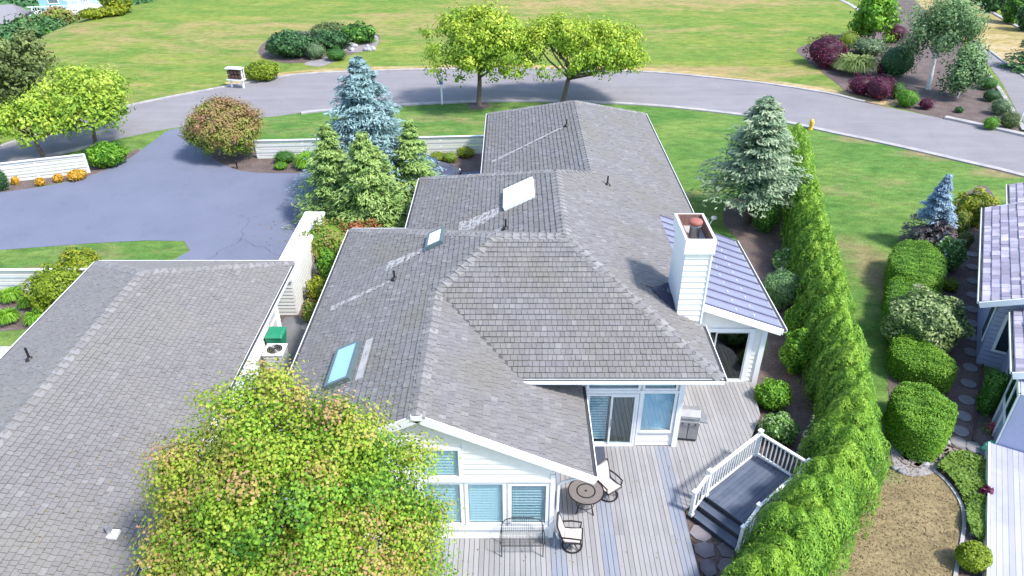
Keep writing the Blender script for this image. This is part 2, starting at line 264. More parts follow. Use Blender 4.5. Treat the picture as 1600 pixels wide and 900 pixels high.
# ------------------------------------------------------------------ object helpers
WM = {}
def tag(o, label=None, cat=None, group=None, kind=None):
    if label: o['label'] = label
    if cat: o['category'] = cat
    if group: o['group'] = group
    if kind: o['kind'] = kind
    return o
def thing(name, label, cat, loc=(0, 0, 0), rz=0.0, group=None):
    o = bpy.data.objects.new(name, None); C.objects.link(o); o.empty_display_size = .3
    o.location = loc; o.rotation_euler = (0, 0, rz)
    WM[o.name] = Matrix.Translation(Vector(loc)) @ Matrix.Rotation(rz, 4, 'Z')
    return tag(o, label, cat, group)
class MB:
    def __init__(s): s.v = []; s.f = []; s.t = []
    def add(s, vs, fs, tint=None):
        b = len(s.v); s.v += [tuple(v) for v in vs]; s.f += [tuple(i + b for i in f) for f in fs]
        s.t += [0.0 if tint is None else tint] * len(vs); return s
    def box(s, x0, x1, y0, y1, z0, z1, tint=None):
        return s.add([(x0, y0, z0), (x1, y0, z0), (x1, y1, z0), (x0, y1, z0), (x0, y0, z1), (x1, y0, z1), (x1, y1, z1), (x0, y1, z1)],
                     [(0, 3, 2, 1), (4, 5, 6, 7), (0, 1, 5, 4), (1, 2, 6, 5), (2, 3, 7, 6), (3, 0, 4, 7)], tint)
    def obox(s, c, ax, ay, az, tint=None):
        c = Vector(c); ax = Vector(ax); ay = Vector(ay); az = Vector(az); vs = []
        for k in (-1, 1):
            for (i, j) in ((-1, -1), (1, -1), (1, 1), (-1, 1)): vs.append(c + ax * i + ay * j + az * k)
        return s.add(vs, [(0, 3, 2, 1), (4, 5, 6, 7), (0, 1, 5, 4), (1, 2, 6, 5), (2, 3, 7, 6), (3, 0, 4, 7)], tint)
    def prism(s, poly, z0, z1, tint=None):
        n = len(poly); vs = [(p[0], p[1], z0) for p in poly] + [(p[0], p[1], z1) for p in poly]
        fs = [tuple(range(n - 1, -1, -1)), tuple(range(n, 2 * n))] + [(i, (i + 1) % n, n + (i + 1) % n, n + i) for i in range(n)]
        return s.add(vs, fs, tint)
    def tube(s, pts, r, n=8, cap=True):
        pts = [Vector(p) for p in pts]; rs = r if isinstance(r, (list, tuple)) else [r] * len(pts); b = len(s.v); vs = []; fs = []
        prev = None
        for i, p in enumerate(pts):
            d = (pts[min(i + 1, len(pts) - 1)] - pts[max(i - 1, 0)]).normalized()
            a = prev if prev is not None else (Vector((0, 0, 1)) if abs(d.z) < .9 else Vector((1, 0, 0)))
            a = (a - d * a.dot(d)).normalized(); prev = a; c = d.cross(a)
            for k in range(n):
                an = 2 * math.pi * k / n; vs.append(p + (a * math.cos(an) + c * math.sin(an)) * rs[i])
        for i in range(len(pts) - 1):
            for k in range(n):
                k2 = (k + 1) % n; fs.append((i * n + k, i * n + k2, (i + 1) * n + k2, (i + 1) * n + k))
        if cap: fs.append(tuple(range(n - 1, -1, -1))); fs.append(tuple((len(pts) - 1) * n + k for k in range(n)))
        return s.add(vs, fs)
    def ring(s, c, r, rt, n=24, m=6, ax='z'):
        vs = []; fs = []; c = Vector(c)
        for i in range(n):
            a = 2 * math.pi * i / n; d = Vector((math.cos(a), math.sin(a), 0))
            for k in range(m):
                b = 2 * math.pi * k / m; vs.append(c + d * (r + rt * math.cos(b)) + Vector((0, 0, rt * math.sin(b))))
        for i in range(n):
            for k in range(m):
                fs.append((i * m + k, ((i + 1) % n) * m + k, ((i + 1) % n) * m + (k + 1) % m, i * m + (k + 1) % m))
        return s.add(vs, fs)
    def lathe(s, c, prof, n=20):
        c = Vector(c); vs = []; fs = []
        for (r, z) in prof:
            for k in range(n):
                a = 2 * math.pi * k / n; vs.append(c + Vector((r * math.cos(a), r * math.sin(a), z)))
        for i in range(len(prof) - 1):
            for k in range(n):
                k2 = (k + 1) % n; fs.append((i * n + k, i * n + k2, (i + 1) * n + k2, (i + 1) * n + k))
        fs.append(tuple(range(n - 1, -1, -1))); fs.append(tuple((len(prof) - 1) * n + k for k in range(n)))
        return s.add(vs, fs)
    def ellipsoid(s, c, rx, ry, rz, nu=14, nv=9, zmin=-1.0, noise_=0.0):
        vs = []; fs = []
        for j in range(nv + 1):
            ph = -math.pi / 2 + math.pi * j / nv
            for i in range(nu):
                a = 2 * math.pi * i / nu; k = 1 + random.uniform(-noise_, noise_); z = max(zmin, math.sin(ph) * k)
                vs.append((c[0] + rx * k * math.cos(ph) * math.cos(a), c[1] + ry * k * math.cos(ph) * math.sin(a), c[2] + rz * z))
        for j in range(nv):
            for i in range(nu):
                i2 = (i + 1) % nu; fs.append((j * nu + i, j * nu + i2, (j + 1) * nu + i2, (j + 1) * nu + i))
        return s.add(vs, fs)
    def put(s, name, mat, parent=None, local=False, smooth=False, bevel=0.0):
        me = bpy.data.meshes.new(name); v = s.v
        if parent is not None and not local:
            iv = WM[parent.name].inverted(); v = [tuple(iv @ Vector(p)) for p in v]
        me.from_pydata(v, [], s.f); me.materials.append(mat)
        a = me.attributes.new('tint', 'FLOAT', 'POINT'); a.data.foreach_set('value', s.t)
        if smooth: me.polygons.foreach_set('use_smooth', [True] * len(me.polygons))
        o = bpy.data.objects.new(name, me); C.objects.link(o)
        if parent is not None: o.parent = parent; WM[o.name] = WM[parent.name]
        else: WM[o.name] = Matrix.Identity(4)
        if bevel:
            b = o.modifiers.new('bevel', 'BEVEL'); b.width = bevel; b.segments = 2; b.limit_method = 'ANGLE'
        return o
def piece(name, me, wmat, parent):
    o = bpy.data.objects.new(name, me); C.objects.link(o); o.parent = parent
    o.matrix_local = WM[parent.name].inverted() @ wmat; return o
def mesh_only(mb, mat, name='piece'):
    me = bpy.data.meshes.new(name); me.from_pydata(mb.v, [], mb.f); me.materials.append(mat)
    a = me.attributes.new('tint', 'FLOAT', 'POINT'); a.data.foreach_set('value', mb.t); return me
def copy_tree(o, parent=None):
    c = o.copy(); C.objects.link(c)
    if parent is not None: c.parent = parent
    for ch in list(o.children): copy_tree(ch, c)
    return c
def smooth_line(pts, n=6, closed=False):
    out = []; k = len(pts); rngk = range(k) if closed else range(k - 1)
    for i in rngk:
        p0 = pts[(i - 1) % k] if (closed or i > 0) else pts[i]; p1 = pts[i]; p2 = pts[(i + 1) % k]
        p3 = pts[(i + 2) % k] if (closed or i + 2 < k) else p2
        for j in range(n):
            t = j / n
            out.append(tuple(.5 * ((2 * p1[a]) + (-p0[a] + p2[a]) * t + (2 * p0[a] - 5 * p1[a] + 4 * p2[a] - p3[a]) * t * t + (-p0[a] + 3 * p1[a] - 3 * p2[a] + p3[a]) * t ** 3) for a in (0, 1)))
    if not closed: out.append(tuple(pts[-1][:2]))
    return out
def sheet(name, poly, z, mat, kind='structure', label=None, thick=0.0):
    mb = MB()
    if thick: mb.prism(poly, z - thick, z)
    else: mb.add([(p[0], p[1], z) for p in poly], [tuple(range(len(poly)))])
    o = mb.put(name, mat); o['kind'] = kind
    if label: o['label'] = label
    # make the face point up
    if o.data.polygons and not thick and o.data.polygons[0].normal.z < 0: o.data.flip_normals()
    return o
def g2(px, py, z=0.0):
    p = P(px, py, z); return (p.x, p.y)

# ------------------------------------------------------------------ the ground
def ground_z(x, y):
    d = -46.5 - x
    d2 = (-9 * (x + 48) + 5 * (y - 83)) / 10.3
    if y > 70: d = max(d, d2 if y > 83 else d)
    d = max(0.0, d)
    return -0.42 * d if d < 40 else -16.8
xs = sorted(set([-400, -250, -160, -120, -100] + [-90 + 3 * i for i in range(18)] + list(range(-36, 70, 8)) + [90, 130, 200, 400]))
ys = sorted(set([-60, -20, 0, 20, 40, 55] + [62 + 3 * i for i in range(24)] + [150, 200, 300, 600]))
gb = MB(); gb.add([(x, y, ground_z(x, y)) for y in ys for x in xs],
                  [(j * len(xs) + i, j * len(xs) + i + 1, (j + 1) * len(xs) + i + 1, (j + 1) * len(xs) + i) for j in range(len(ys) - 1) for i in range(len(xs) - 1)])
tag(gb.put('ground', M['field'], smooth=True), 'broad mown field of green grass with straw patches beyond the road', kind='structure')

NEAR = [(-260, 330), (-100, 288), (0, 262), (100, 238), (210, 212), (300, 196), (430, 182), (500, 173), (640, 163), (760, 158), (880, 158), (1000, 163), (1100, 172), (1200, 185), (1300, 206), (1400, 227), (1500, 250), (1600, 274), (1800, 330)]
FAR = [(-260, 290), (-100, 258), (0, 230), (80, 203), (150, 181), (225, 161), (360, 135), (430, 122), (500, 115), (640, 110), (800, 108), (1000, 113), (1100, 121), (1200, 132), (1300, 148), (1350, 160), (1475, 186), (1600, 214), (1800, 262)]
near = smooth_line([g2(*p) for p in NEAR], 5); far = smooth_line([g2(*p) for p in FAR], 5)
lawn = [(-60, -15), (60, -15)] + [(min(p[0], 60), p[1]) for p in near[::-1]]
sheet('lawn', lawn, .004, M['lawn'], label='close cropped green lawn between the houses and the road')
rd = MB(); rd.add([(x, y, .012) for x, y in near] + [(x, y, .012) for x, y in far], [(i, i + 1, len(near) + i + 1, len(near) + i) for i in range(len(near) - 1)])
tag(rd.put('road', M['road']), 'curving grey asphalt road behind the house', kind='structure')
def strip(name, line, w0, w1, z0, z1, mat, label=None):
    mb = MB(); n = len(line); L0 = []; L1 = []
    for i, p in enumerate(line):
        a = Vector(line[max(i - 1, 0)]); b = Vector(line[min(i + 1, n - 1)]); d = (b - a).normalized(); nn = Vector((-d.y, d.x))
        q = Vector(p); L0.append(q + nn * w0); L1.append(q + nn * w1)
    vs = [(q.x, q.y, z1) for q in L0] + [(q.x, q.y, z1) for q in L1] + [(q.x, q.y, z0) for q in L0] + [(q.x, q.y, z0) for q in L1]
    fs = []
    for i in range(n - 1):
        fs += [(i, i + 1, n + i + 1, n + i), (2 * n + i, 2 * n + i + 1, i + 1, i), (n + i, n + i + 1, 3 * n + i + 1, 3 * n + i)]
    mb.add(vs, fs); o = mb.put(name, mat); return tag(o, label, kind='structure')
i0 = 18
strip('kerb', near[:i0 + 1], -.32, .05, -.05, .10, M['kerb'], 'pale concrete kerb along the near left side of the road')
strip('kerb', near[33:], -.38, .05, -.05, .09, M['kerb'], 'pale concrete kerb along the near side of the road behind the house')
strip('kerb', far[:76], -.05, .25, -.05, .08, M['kerb'], 'thin concrete kerb between the road and the field')
strip('kerb', far[80:], -.05, .45, -.05, .15, M['kerb'], 'chipped pale kerb below the shrub bed')
fd = strip('dry_verge', far[30:78], .25, 1.3, -.02, .02, M['beige'], 'straw coloured strip of dry grass along the far kerb')

drv = [g2(*p) for p in ((400, 186), (392, 214), (372, 236), (352, 252), (390, 266), (500, 268), (760, 266))] + [(-1.5, 33.2), (-4.5, 33.0), (-7.0, 31.5), (-9.6, 31.2), (-9.6, 24.9), (-16.0, 24.4), (-16.1, 29.2)]
drv += [g2(*p) for p in ((297, 392), (288, 377), (230, 376), (150, 380), (0, 391), (-200, 408), (-420, 420), (-420, 322), (-100, 310), (0, 301), (60, 293), (120, 282), (165, 266), (205, 246), (238, 222), (262, 204), (268, 203))]
drv += [(-20.4, 50.0), (-17.6, 50.9)]
sheet('driveway', drv, .016, M['drive'], label='smooth blue grey asphalt driveway with fine cracks')
B = lambda pts, n=5: smooth_line([g2(*p) for p in pts], n, True)
sheet('mulch_bed', B([(0, 303), (-60, 300), (-40, 280), (20, 276), (130, 262), (190, 245), (215, 232), (215, 244), (180, 262), (120, 280), (60, 292)]), .010, M['mulch'], label='bark bed of lilies below the left white fence')
sheet('mulch_bed', B([(330, 222), (400, 222), (500, 245), (640, 245), (757, 240), (757, 266), (640, 270), (500, 271), (390, 269), (345, 255), (325, 238)]), .022, M['mulch'], label='bark bed along the driveway below the white fence')
sheet('mulch_bed', [(-10, 31.2), (-4.6, 36.5), (-3.9, 33.2), (-4.2, 28), (-6.4, 27), (-6.4, 12), (-9.6, 12), (-9.55, 30)], .024, M['mulch'], label='shaded bark bed between the house and the conifers')
sheet('mulch_bed', B([(1246, 76), (1262, 95), (1300, 125), (1345, 158), (1400, 168), (1475, 186), (1560, 205), (1590, 208), (1594, 190), (1560, 140), (1525, 98), (1500, 60), (1440, 10), (1400, -20), (1370, 0), (1340, 40), (1290, 62)]), .016, M['mulch'], label='large bark covered shrub bed at the road junction')
sheet('mulch_bed', B([(403, 80), (440, 98), (500, 95), (560, 82), (590, 68), (586, 52), (520, 50), (440, 52)]), .012, M['mulch'], label='shrub bed in the field beyond the road')
sheet('rock_bed', B([(535, 78), (560, 82), (586, 74), (592, 60), (580, 54), (560, 62), (540, 66)]), .017, M['rockbed'], label='pale stony end of the shrub bed in the field')
sheet('rock_bed', B([(475, 100), (500, 104), (520, 98), (540, 88), (505, 90)]), .017, M['rockbed'], label='bare pinkish earth patch below the field shrubs')
sheet('mulch_bed', B([(1130, 345), (1150, 310), (1230, 310), (1262, 340), (1270, 500), (1285, 640), (1260, 720), (1190, 680), (1175, 600), (1200, 520), (1165, 395)]), .012, M['mulch'], label='bark bed between the sunroom and the tall hedge')
sheet('mulch_bed', [(8.2, 15.2), (9.6, 16.0), (11.2, 20), (9.4, 21), (8.8, 20.4), (8.4, 18.6), (7.6, 17.2)], .014, M['mulch'], label='bark bed behind the white railing')
sheet('mulch_bed', B([(1388, 420), (1440, 365), (1530, 290), (1560, 330), (1545, 400), (1540, 470), (1535, 570), (1560, 660), (1565, 720), (1500, 705), (1420, 700), (1390, 640), (1388, 520)]), .012, M['mulch'], label='bark strip of clipped shrubs beside the neighbouring house')
sheet('mulch_bed', B([(1500, 700), (1560, 700), (1572, 760), (1545, 905), (1500, 905), (1500, 790)]), .010, M['mulch'], label='narrow bark edging against the neighbouring deck')
sheet('dirt_path', B([(1392, 690), (1420, 702), (1500, 692), (1515, 708), (1470, 735), (1430, 745), (1398, 730)]), .0155, M['rockbed'], label='dusty dirt path crossing under the clipped hedge')
e0 = [g2(*p) for p in ((1458, 735), (1480, 755), (1500, 785), (1506, 815), (1502, 850), (1494, 890), (1488, 930))]
strip('lawn_edging', smooth_line(e0, 5), -.05, .05, 0, .05, M['concrete'], 'thin stone edging curving round the parched lawn')
sheet('path', [(-30, 22.9), (-18.2, 22.9), (-15.6, 23.0), (-15.6, 21.8), (-18.2, 21.9), (-30, 21.9)], .012, M['concrete'], label='pale concrete walk at the left of the garage')
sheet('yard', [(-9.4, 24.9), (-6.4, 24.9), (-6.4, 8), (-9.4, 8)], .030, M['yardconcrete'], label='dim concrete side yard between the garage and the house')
sheet('side_road', smooth_line([g2(*p) for p in ((1516, 70), (1560, 122), (1598, 190), (1640, 230))], 4) + smooth_line([g2(*p) for p in ((1760, 235), (1640, 145), (1545, 80), (1500, 42))], 4), .014, M['road'], label='second grey road running up past the shrub bed')
sheet('beige_field', [g2(*p) for p in ((1400, -12), (1425, 20), (1500, 60), (1548, 80), (1640, 142), (1760, 190), (1760, 80), (1600, 45), (1500, -12))], .007, M['beige'], label='sun bleached beige grass beyond the shrub bed')
strip('kerb', smooth_line([g2(*p) for p in ((1488, -20), (1530, 8), (1600, 48), (1700, 100))], 4), -.2, .2, 0, .12, M['kerb'], 'grey kerb at the foot of the far hedge')
strip('kerb', smooth_line([g2(*p) for p in ((1520, 88), (1560, 140), (1590, 190), (1600, 206))], 4), -.15, .15, 0, .14, M['kerb'], 'pale kerb between the shrub bed and the side road')
strip('kerb', smooth_line([g2(*p) for p in ((1546, 80), (1600, 120), (1700, 190))], 4), -.1, .1, 0, .1, M['kerb'], 'dark edged kerb below the beige grass')
strip('kerb', smooth_line([g2(*p) for p in ((1190, -20), (1300, -4), (1345, 18))], 4), -.25, .25, 0, .05, M['kerb'], 'pale edge of the upper path in the field')

# ------------------------------------------------------------------ roofs
def clip(poly, ax, val, keep_less):
    out = []; n = len(poly)
    for i in range(n):
        a = poly[i]; b = poly[(i + 1) % n]
        ia = (a[ax] <= val) if keep_less else (a[ax] >= val); ib = (b[ax] <= val) if keep_less else (b[ax] >= val)
        if ia: out.append(a)
        if ia != ib:
            t = (val - a[ax]) / (b[ax] - a[ax]); out.append((a[0] + (b[0] - a[0]) * t, a[1] + (b[1] - a[1]) * t))
    return out
def area(p): return .5 * sum(p[i][0] * p[(i + 1) % len(p)][1] - p[(i + 1) % len(p)][0] * p[i][1] for i in range(len(p)))
SH = {}
def shingles(parent, poly, mat, expo=.2, wd=.3, store=None, field='shingle_field', seed=0):
    """one roof face laid with separate overlapping tabs over a dark underlay"""
    rs = random.Random(seed); pts = [Vector(p) for p in poly]
    nrm = Vector((0, 0, 0))
    for i in range(len(pts)): nrm += pts[i].cross(pts[(i + 1) % len(pts)])
    nrm.normalize()
    if nrm.z < 0: nrm = -nrm; pts = pts[::-1]
    up = (Vector((0, 0, 1)) - nrm * nrm.z).normalized(); al = up.cross(nrm); al.normalize()
    o = min(pts, key=lambda p: p.z); p2 = [((p - o).dot(al), (p - o).dot(up)) for p in pts]
    if area(p2) < 0: p2 = p2[::-1]
    smin = min(p[0] for p in p2); smax = max(p[0] for p in p2); tmin = min(p[1] for p in p2); tmax = max(p[1] for p in p2)
    und = MB(); und.add([p - nrm * .0 for p in pts] + [p - nrm * .10 for p in pts], [tuple(range(len(pts))), tuple(range(2 * len(pts) - 1, len(pts) - 1, -1))] + [(len(pts) + i, len(pts) + (i + 1) % len(pts), (i + 1) % len(pts), i) for i in range(len(pts))])
    und.put('roof_deck', M['underlay'], parent)
    mb = MB(); k = 0; t = tmin - .02
    W = lambda s_, t_, h: o + al * s_ + up * t_ + nrm * h
    while t < tmax:
        row = clip(clip(p2, 1, t, False), 1, t + expo, True)
        if len(row) >= 3 and abs(area(row)) > 1e-4:
            s0 = smin - rs.random() * wd; r0 = min(p[0] for p in row); r1 = max(p[0] for p in row)
            while s0 < r1:
                wv = wd * rs.choice((.75, 1, 1, 1.25)); s1 = s0 + wv
                if s1 > r0:
                    a = clip(clip(row, 0, s0 + .006, False), 0, s1 - .006, True)
                    if len(a) >= 3 and area(a) > 4e-4:
                        th = .026 + rs.random() * .016 + (.012 if rs.random() > .8 else 0); tn = rs.random(); full = len(a) == 4 and abs(area(a) - (wv - .012) * expo) < 1e-3
                        hh = lambda tt: th * (1 - (tt - t) / expo) + .004
                        if full and store is not None:
                            store.append((W((s0 + s1) / 2, t, 0), wv - .012, expo, th, al, up, nrm, tn, mb))
                        if full and store is not None: pass
                        else:
                            n = len(a); vs = [W(p[0], p[1], hh(p[1])) for p in a] + [W(p[0], p[1], -.0) for p in a]
                            mb.add(vs, [tuple(range(n))] + [(n + i, n + (i + 1) % n, (i + 1) % n, i) for i in range(n)], tn)
                s0 = s1
        t += expo; k += 1
    return mb
def flush(parent, mat, mbs, store, piece_name='shingle', limit=300, key=None):
    """the tabs nearest the camera become pieces of their own, the rest stay one joined field per face"""
    store.sort(key=key or (lambda q: (q[0] - Vector((0, 0, H))).length))
    um = MB(); um.add([(-.5, 0, 1), (.5, 0, 1), (.5, 1, .17), (-.5, 1, .17), (-.5, 0, 0), (.5, 0, 0), (.5, 1, 0), (-.5, 1, 0)],
                      [(0, 1, 2, 3), (4, 5, 1, 0), (5, 6, 2, 1), (6, 7, 3, 2), (7, 4, 0, 3)])
    me = mesh_only(um, mat, 'shingle')
    for i, (c, wv, ex, th, al, up, n, tn, mb) in enumerate(store):
        if i < limit:
            m = Matrix(((al.x * wv, up.x * ex, n.x * (th + .004), c.x), (al.y * wv, up.y * ex, n.y * (th + .004), c.y), (al.z * wv, up.z * ex, n.z * (th + .004), c.z), (0, 0, 0, 1)))
            piece(piece_name, me, m, parent)
        else:
            a = c - al * wv / 2; b = c + al * wv / 2; h0 = n * (th + .004); h1 = n * .004
            mb.add([a + h0, b + h0, b + up * ex + h1, a + up * ex + h1, a, b, b + up * ex, a + up * ex],
                   [(0, 1, 2, 3), (4, 5, 1, 0), (5, 6, 2, 1), (6, 7, 3, 2), (7, 4, 0, 3)], tn)
    for mb in mbs:
        if mb.f: tag(mb.put('shingle_field', mat, parent), kind='stuff')
def caps(parent, p0, p1, me, step=.28, w=.22, lift=.045):
    p0 = Vector(p0); p1 = Vector(p1); d = (p1 - p0); ln = d.length; d.normalize(); n = max(1, int(ln / step)); side = d.cross(Vector((0, 0, 1))).normalized(); up = side.cross(d)
    for i in range(n):
        c = p0 + d * (ln * i / n); m = Matrix(((side.x, d.x, up.x, c.x), (side.y, d.y, up.y, c.y), (side.z, d.z, up.z, c.z), (0, 0, 0, 1)))
        m = m @ Matrix.Translation((0, 0, lift)) @ Matrix.Rotation(R(-6), 4, 'X') @ Matrix.Diagonal((w, ln / n * 1.15, 1, 1))
        piece('ridge_cap', me, m, parent)
def capmesh(drop):
    mb = MB(); t = .045
    mb.add([(-1, 0, -drop), (0, 0, 0), (1, 0, -drop), (-1, 1, -drop - .012), (0, 1, -.012), (1, 1, -drop - .012),
            (-1, 0, -drop - t), (0, 0, -t), (1, 0, -drop - t), (-1, 1, -drop - t - .012), (0, 1, -t - .012), (1, 1, -drop - t - .012)],
           [(0, 1, 4, 3), (1, 2, 5, 4), (6, 7, 1, 0), (7, 8, 2, 1), (6, 0, 3, 9), (2, 8, 11, 5), (9, 10, 7, 6), (10, 11, 8, 7), (3, 4, 10, 9), (4, 5, 11, 10)])
    return mesh_only(mb, M['cap'], 'ridge_cap')
CAPR = capmesh(.088); CAPH = capmesh(.066)
def gutter(parent, p0, p1, out, name='gutter'):
    """an open gutter with a white face and leaves lying dark inside it"""
    p0 = Vector(p0); p1 = Vector(p1); d = (p1 - p0).normalized(); out = Vector(out).normalized(); mid = (p0 + p1) / 2; hl = d * ((p1 - p0).length / 2)
    u = Vector((0, 0, 1)); mb = MB()
    mb.obox(mid + out * .135 - u * .06, hl, out * .012, u * .052); mb.obox(mid + out * .012 - u * .125, hl, out * .012, u * .10)
    mb.obox(mid + out * .068 - u * .112, hl, out * .045, u * .008)
    g = mb.put(name, M['white'], parent)
    MB().obox(mid + out * .073 - u * .06, hl, out * .049, u * .03).put('gutter_litter', M['gutterdark'], g)
    return g
def fascia(parent, p0, p1, out, h=.2, th=.025, mat='white', name='fascia'):
    p0 = Vector(p0); p1 = Vector(p1); d = p1 - p0; out = Vector(out).normalized(); u = out.cross(d.normalized()); u = u if u.z > 0 else -u
    return MB().obox((p0 + p1) / 2 + out * th - u * (h / 2 - .01), d / 2, out * th, u * h / 2).put(name, M[mat], parent)

# ---- main house
house = thing('house', 'large cream house with a grey shingled hip and gable roof and a white chimney', 'house', (0, 27, 0))
sL = .476; zR = 2.8 + sL * 4.44
r1 = (-2.35, 19.26, zR); r2 = (-.53, 21.3, 5.78); r3 = (1.72, 21.3, 5.78); r4 = (1.72, 26.7, 5.78); r5 = (3.28, 28.26, 5.03); r6 = (3.28, 37.8, 5.03)
ev = 3.69
faces = [
 [(-6.79, 13.50, 2.8), (-2.35, 13.50, zR), r1, r2, (-6.79, 27.4, 2.8)],
 [(-2.35, 13.50, zR), (2.1, 13.50, 2.795), (2.1, 17.18, 2.795), (-.49, 17.18, zR - sL * 1.86), r1],
 [r1, (.22, 16.4, ev), (6.05, 16.4, ev), r3, r2],
 [(-6.79, 27.4, 2.8), r2, r3, (-4.4, 27.4, 2.8)],
 [(-4.4, 27.4, 2.8), r3, r4, (-4.4, 32.8, 2.8)],
 [(-4.4, 32.8, 2.8), r4, r5, (-1.4, 32.8, 2.8)],
 [(-1.4, 32.8, 2.8), r5, r6, (-1.4, 42.4, 2.8)],
 [(-1.4, 42.4, 2.8), r6, (7.9, 42.4, 2.8)],
 [(7.9, 42.4, 2.8), r6, r5, r4, r3, (6.05, 16.4, ev), (6.05, 20.1, ev), (4.1, 20.1, 4.632), (4.1, 26.6, 4.632), (7.9, 26.6, 2.8)],
 [(4.1, 20.08, 4.64), (5.88, 20.08, 4.0), (5.88, 26.6, 4.0), (4.1, 26.6, 4.64)],
]
st = []; mbs = []
for i, f in enumerate(faces):
    mbs.append(shingles(house, f, M['shingle'], .20, .17, st if i in (0, 1, 2, 8) else None, seed=i))
flush(house, M['shingle'], mbs, st)
for a, b, me in (((-2.35, 13.44, zR), r1, CAPR), (r1, r2, CAPH), (r2, r3, CAPR), ((6.05, 16.4, ev), r3, CAPH), (r3, r4, CAPR), ((-6.79, 27.4, 2.8), r2, CAPH),
                 ((-4.4, 32.8, 2.8), r4, CAPH), (r4, r5, CAPH), (r5, r6, CAPR), ((-1.4, 42.4, 2.8), r6, CAPH), ((7.9, 42.4, 2.8), r6, CAPH)):
    caps(house, a, b, me)
# metal flashing along the valleys
def flash(a, b, w=.05, mat='underlay'):
    a = Vector(a); b = Vector(b); d = (b - a); s = d.normalized().cross(Vector((0, 0, 1))).normalized()
    MB().obox((a + b) / 2 + Vector((0, 0, .03)), d / 2, s * w, Vector((0, 0, .006))).put('valley_flashing', M[mat], house)
flash(r1, (.22, 16.42, ev)); flash(r5, (-1.4, 32.8, 2.8), .08); flash(r3, (-4.4, 27.4, 2.8), .08)
# sunroom metal roof: a sheet with standing seams and two rails of clips
sm = .362; msr = MB(); X0, X1, Y0, Y1 = 5.88, 9.15, 20.08, 26.42
zz = lambda x: 2.8 + sm * (9.15 - x)
msr.add([(X0, Y0, zz(X0)), (X1, Y0, zz(X1)), (X1, Y1, zz(X1)), (X0, Y1, zz(X0)), (X0, Y0, zz(X0) - .08), (X1, Y0, zz(X1) - .08), (X1, Y1, zz(X1) - .08), (X0, Y1, zz(X0) - .08)],
        [(0, 1, 2, 3), (7, 6, 5, 4), (4, 5, 1, 0), (5, 6, 2, 1), (6, 7, 3, 2), (7, 4, 0, 3)])
mroof = msr.put('metal_roof', M['metalroof'], house)
sv = Vector((X1 - X0, 0, zz(X1) - zz(X0))); sme = None
for i in range(12):
    y = Y0 + .06 + i * (Y1 - Y0 - .12) / 11; c = Vector(((X0 + X1) / 2, y, (zz(X0) + zz(X1)) / 2 + .02))
    MB().obox(c, sv / 2, (0, .022, 0), (0, 0, .022)).put('seam', M['seam'], mroof)
for i in range(11):
    y = Y0 + .35 + i * (Y1 - Y0 - .12) / 11
    for x in (7.55, 8.2):
        MB().obox((x, y, zz(x) + .012), (.018, 0, -.0065), (0, .06, 0), (0, 0, .006)).put('snow_clip', M['soffit'], mroof)
gutter(house, (9.15, Y0, 2.8), (9.15, Y1, 2.8), (1, 0, 0))
fascia(house, (X0 - .3, Y0, zz(X0 - .3)), (9.15, Y0, 2.8), (0, -1, 0), .24)
# gutters and fascias
gutter(house, (.25, 16.4, ev), (6.1, 16.4, ev), (0, -1, 0)); gutter(house, (6.05, 16.35, ev), (6.05, 19.05, ev), (1, 0, 0))
gutter(house, (2.1, 13.50, 2.8), (2.1, 17.15, 2.8), (1, 0, 0)); gutter(house, (-6.79, 13.50, 2.8), (-6.79, 27.4, 2.8), (-1, 0, 0))
gutter(house, (-4.4, 27.5, 2.8), (-4.4, 32.8, 2.8), (-1, 0, 0)); gutter(house, (-1.4, 32.9, 2.8), (-1.4, 42.4, 2.8), (-1, 0, 0))
gutter(house, (7.9, 26.7, 2.8), (7.9, 42.4, 2.8), (1, 0, 0)); gutter(house, (-1.4, 42.4, 2.8), (7.9, 42.4, 2.8), (0, 1, 0)); gutter(house, (-6.79, 27.4, 2.8), (-4.4, 27.4, 2.8), (0, 1, 0))
fascia(house, (-2.35, 13.50, zR), (2.25, 13.50, zR - sL * 4.6), (0, -1, 0), .24); fascia(house, (-2.35, 13.50, zR), (-6.9, 13.50, zR - sL * 4.55), (0, -1, 0), .24)
# soffits close the eaves
for (a, b, c, d, z) in ((1.13, 2.1, 13.9, 17.2, 2.66), (.3, 6.0, 16.45, 17.15, ev - .2), (5.2, 6.0, 16.9, 19.1, ev - .2)):
    MB().box(a, b, c, d, z, z + .03).put('soffit', M['soffit'], house)

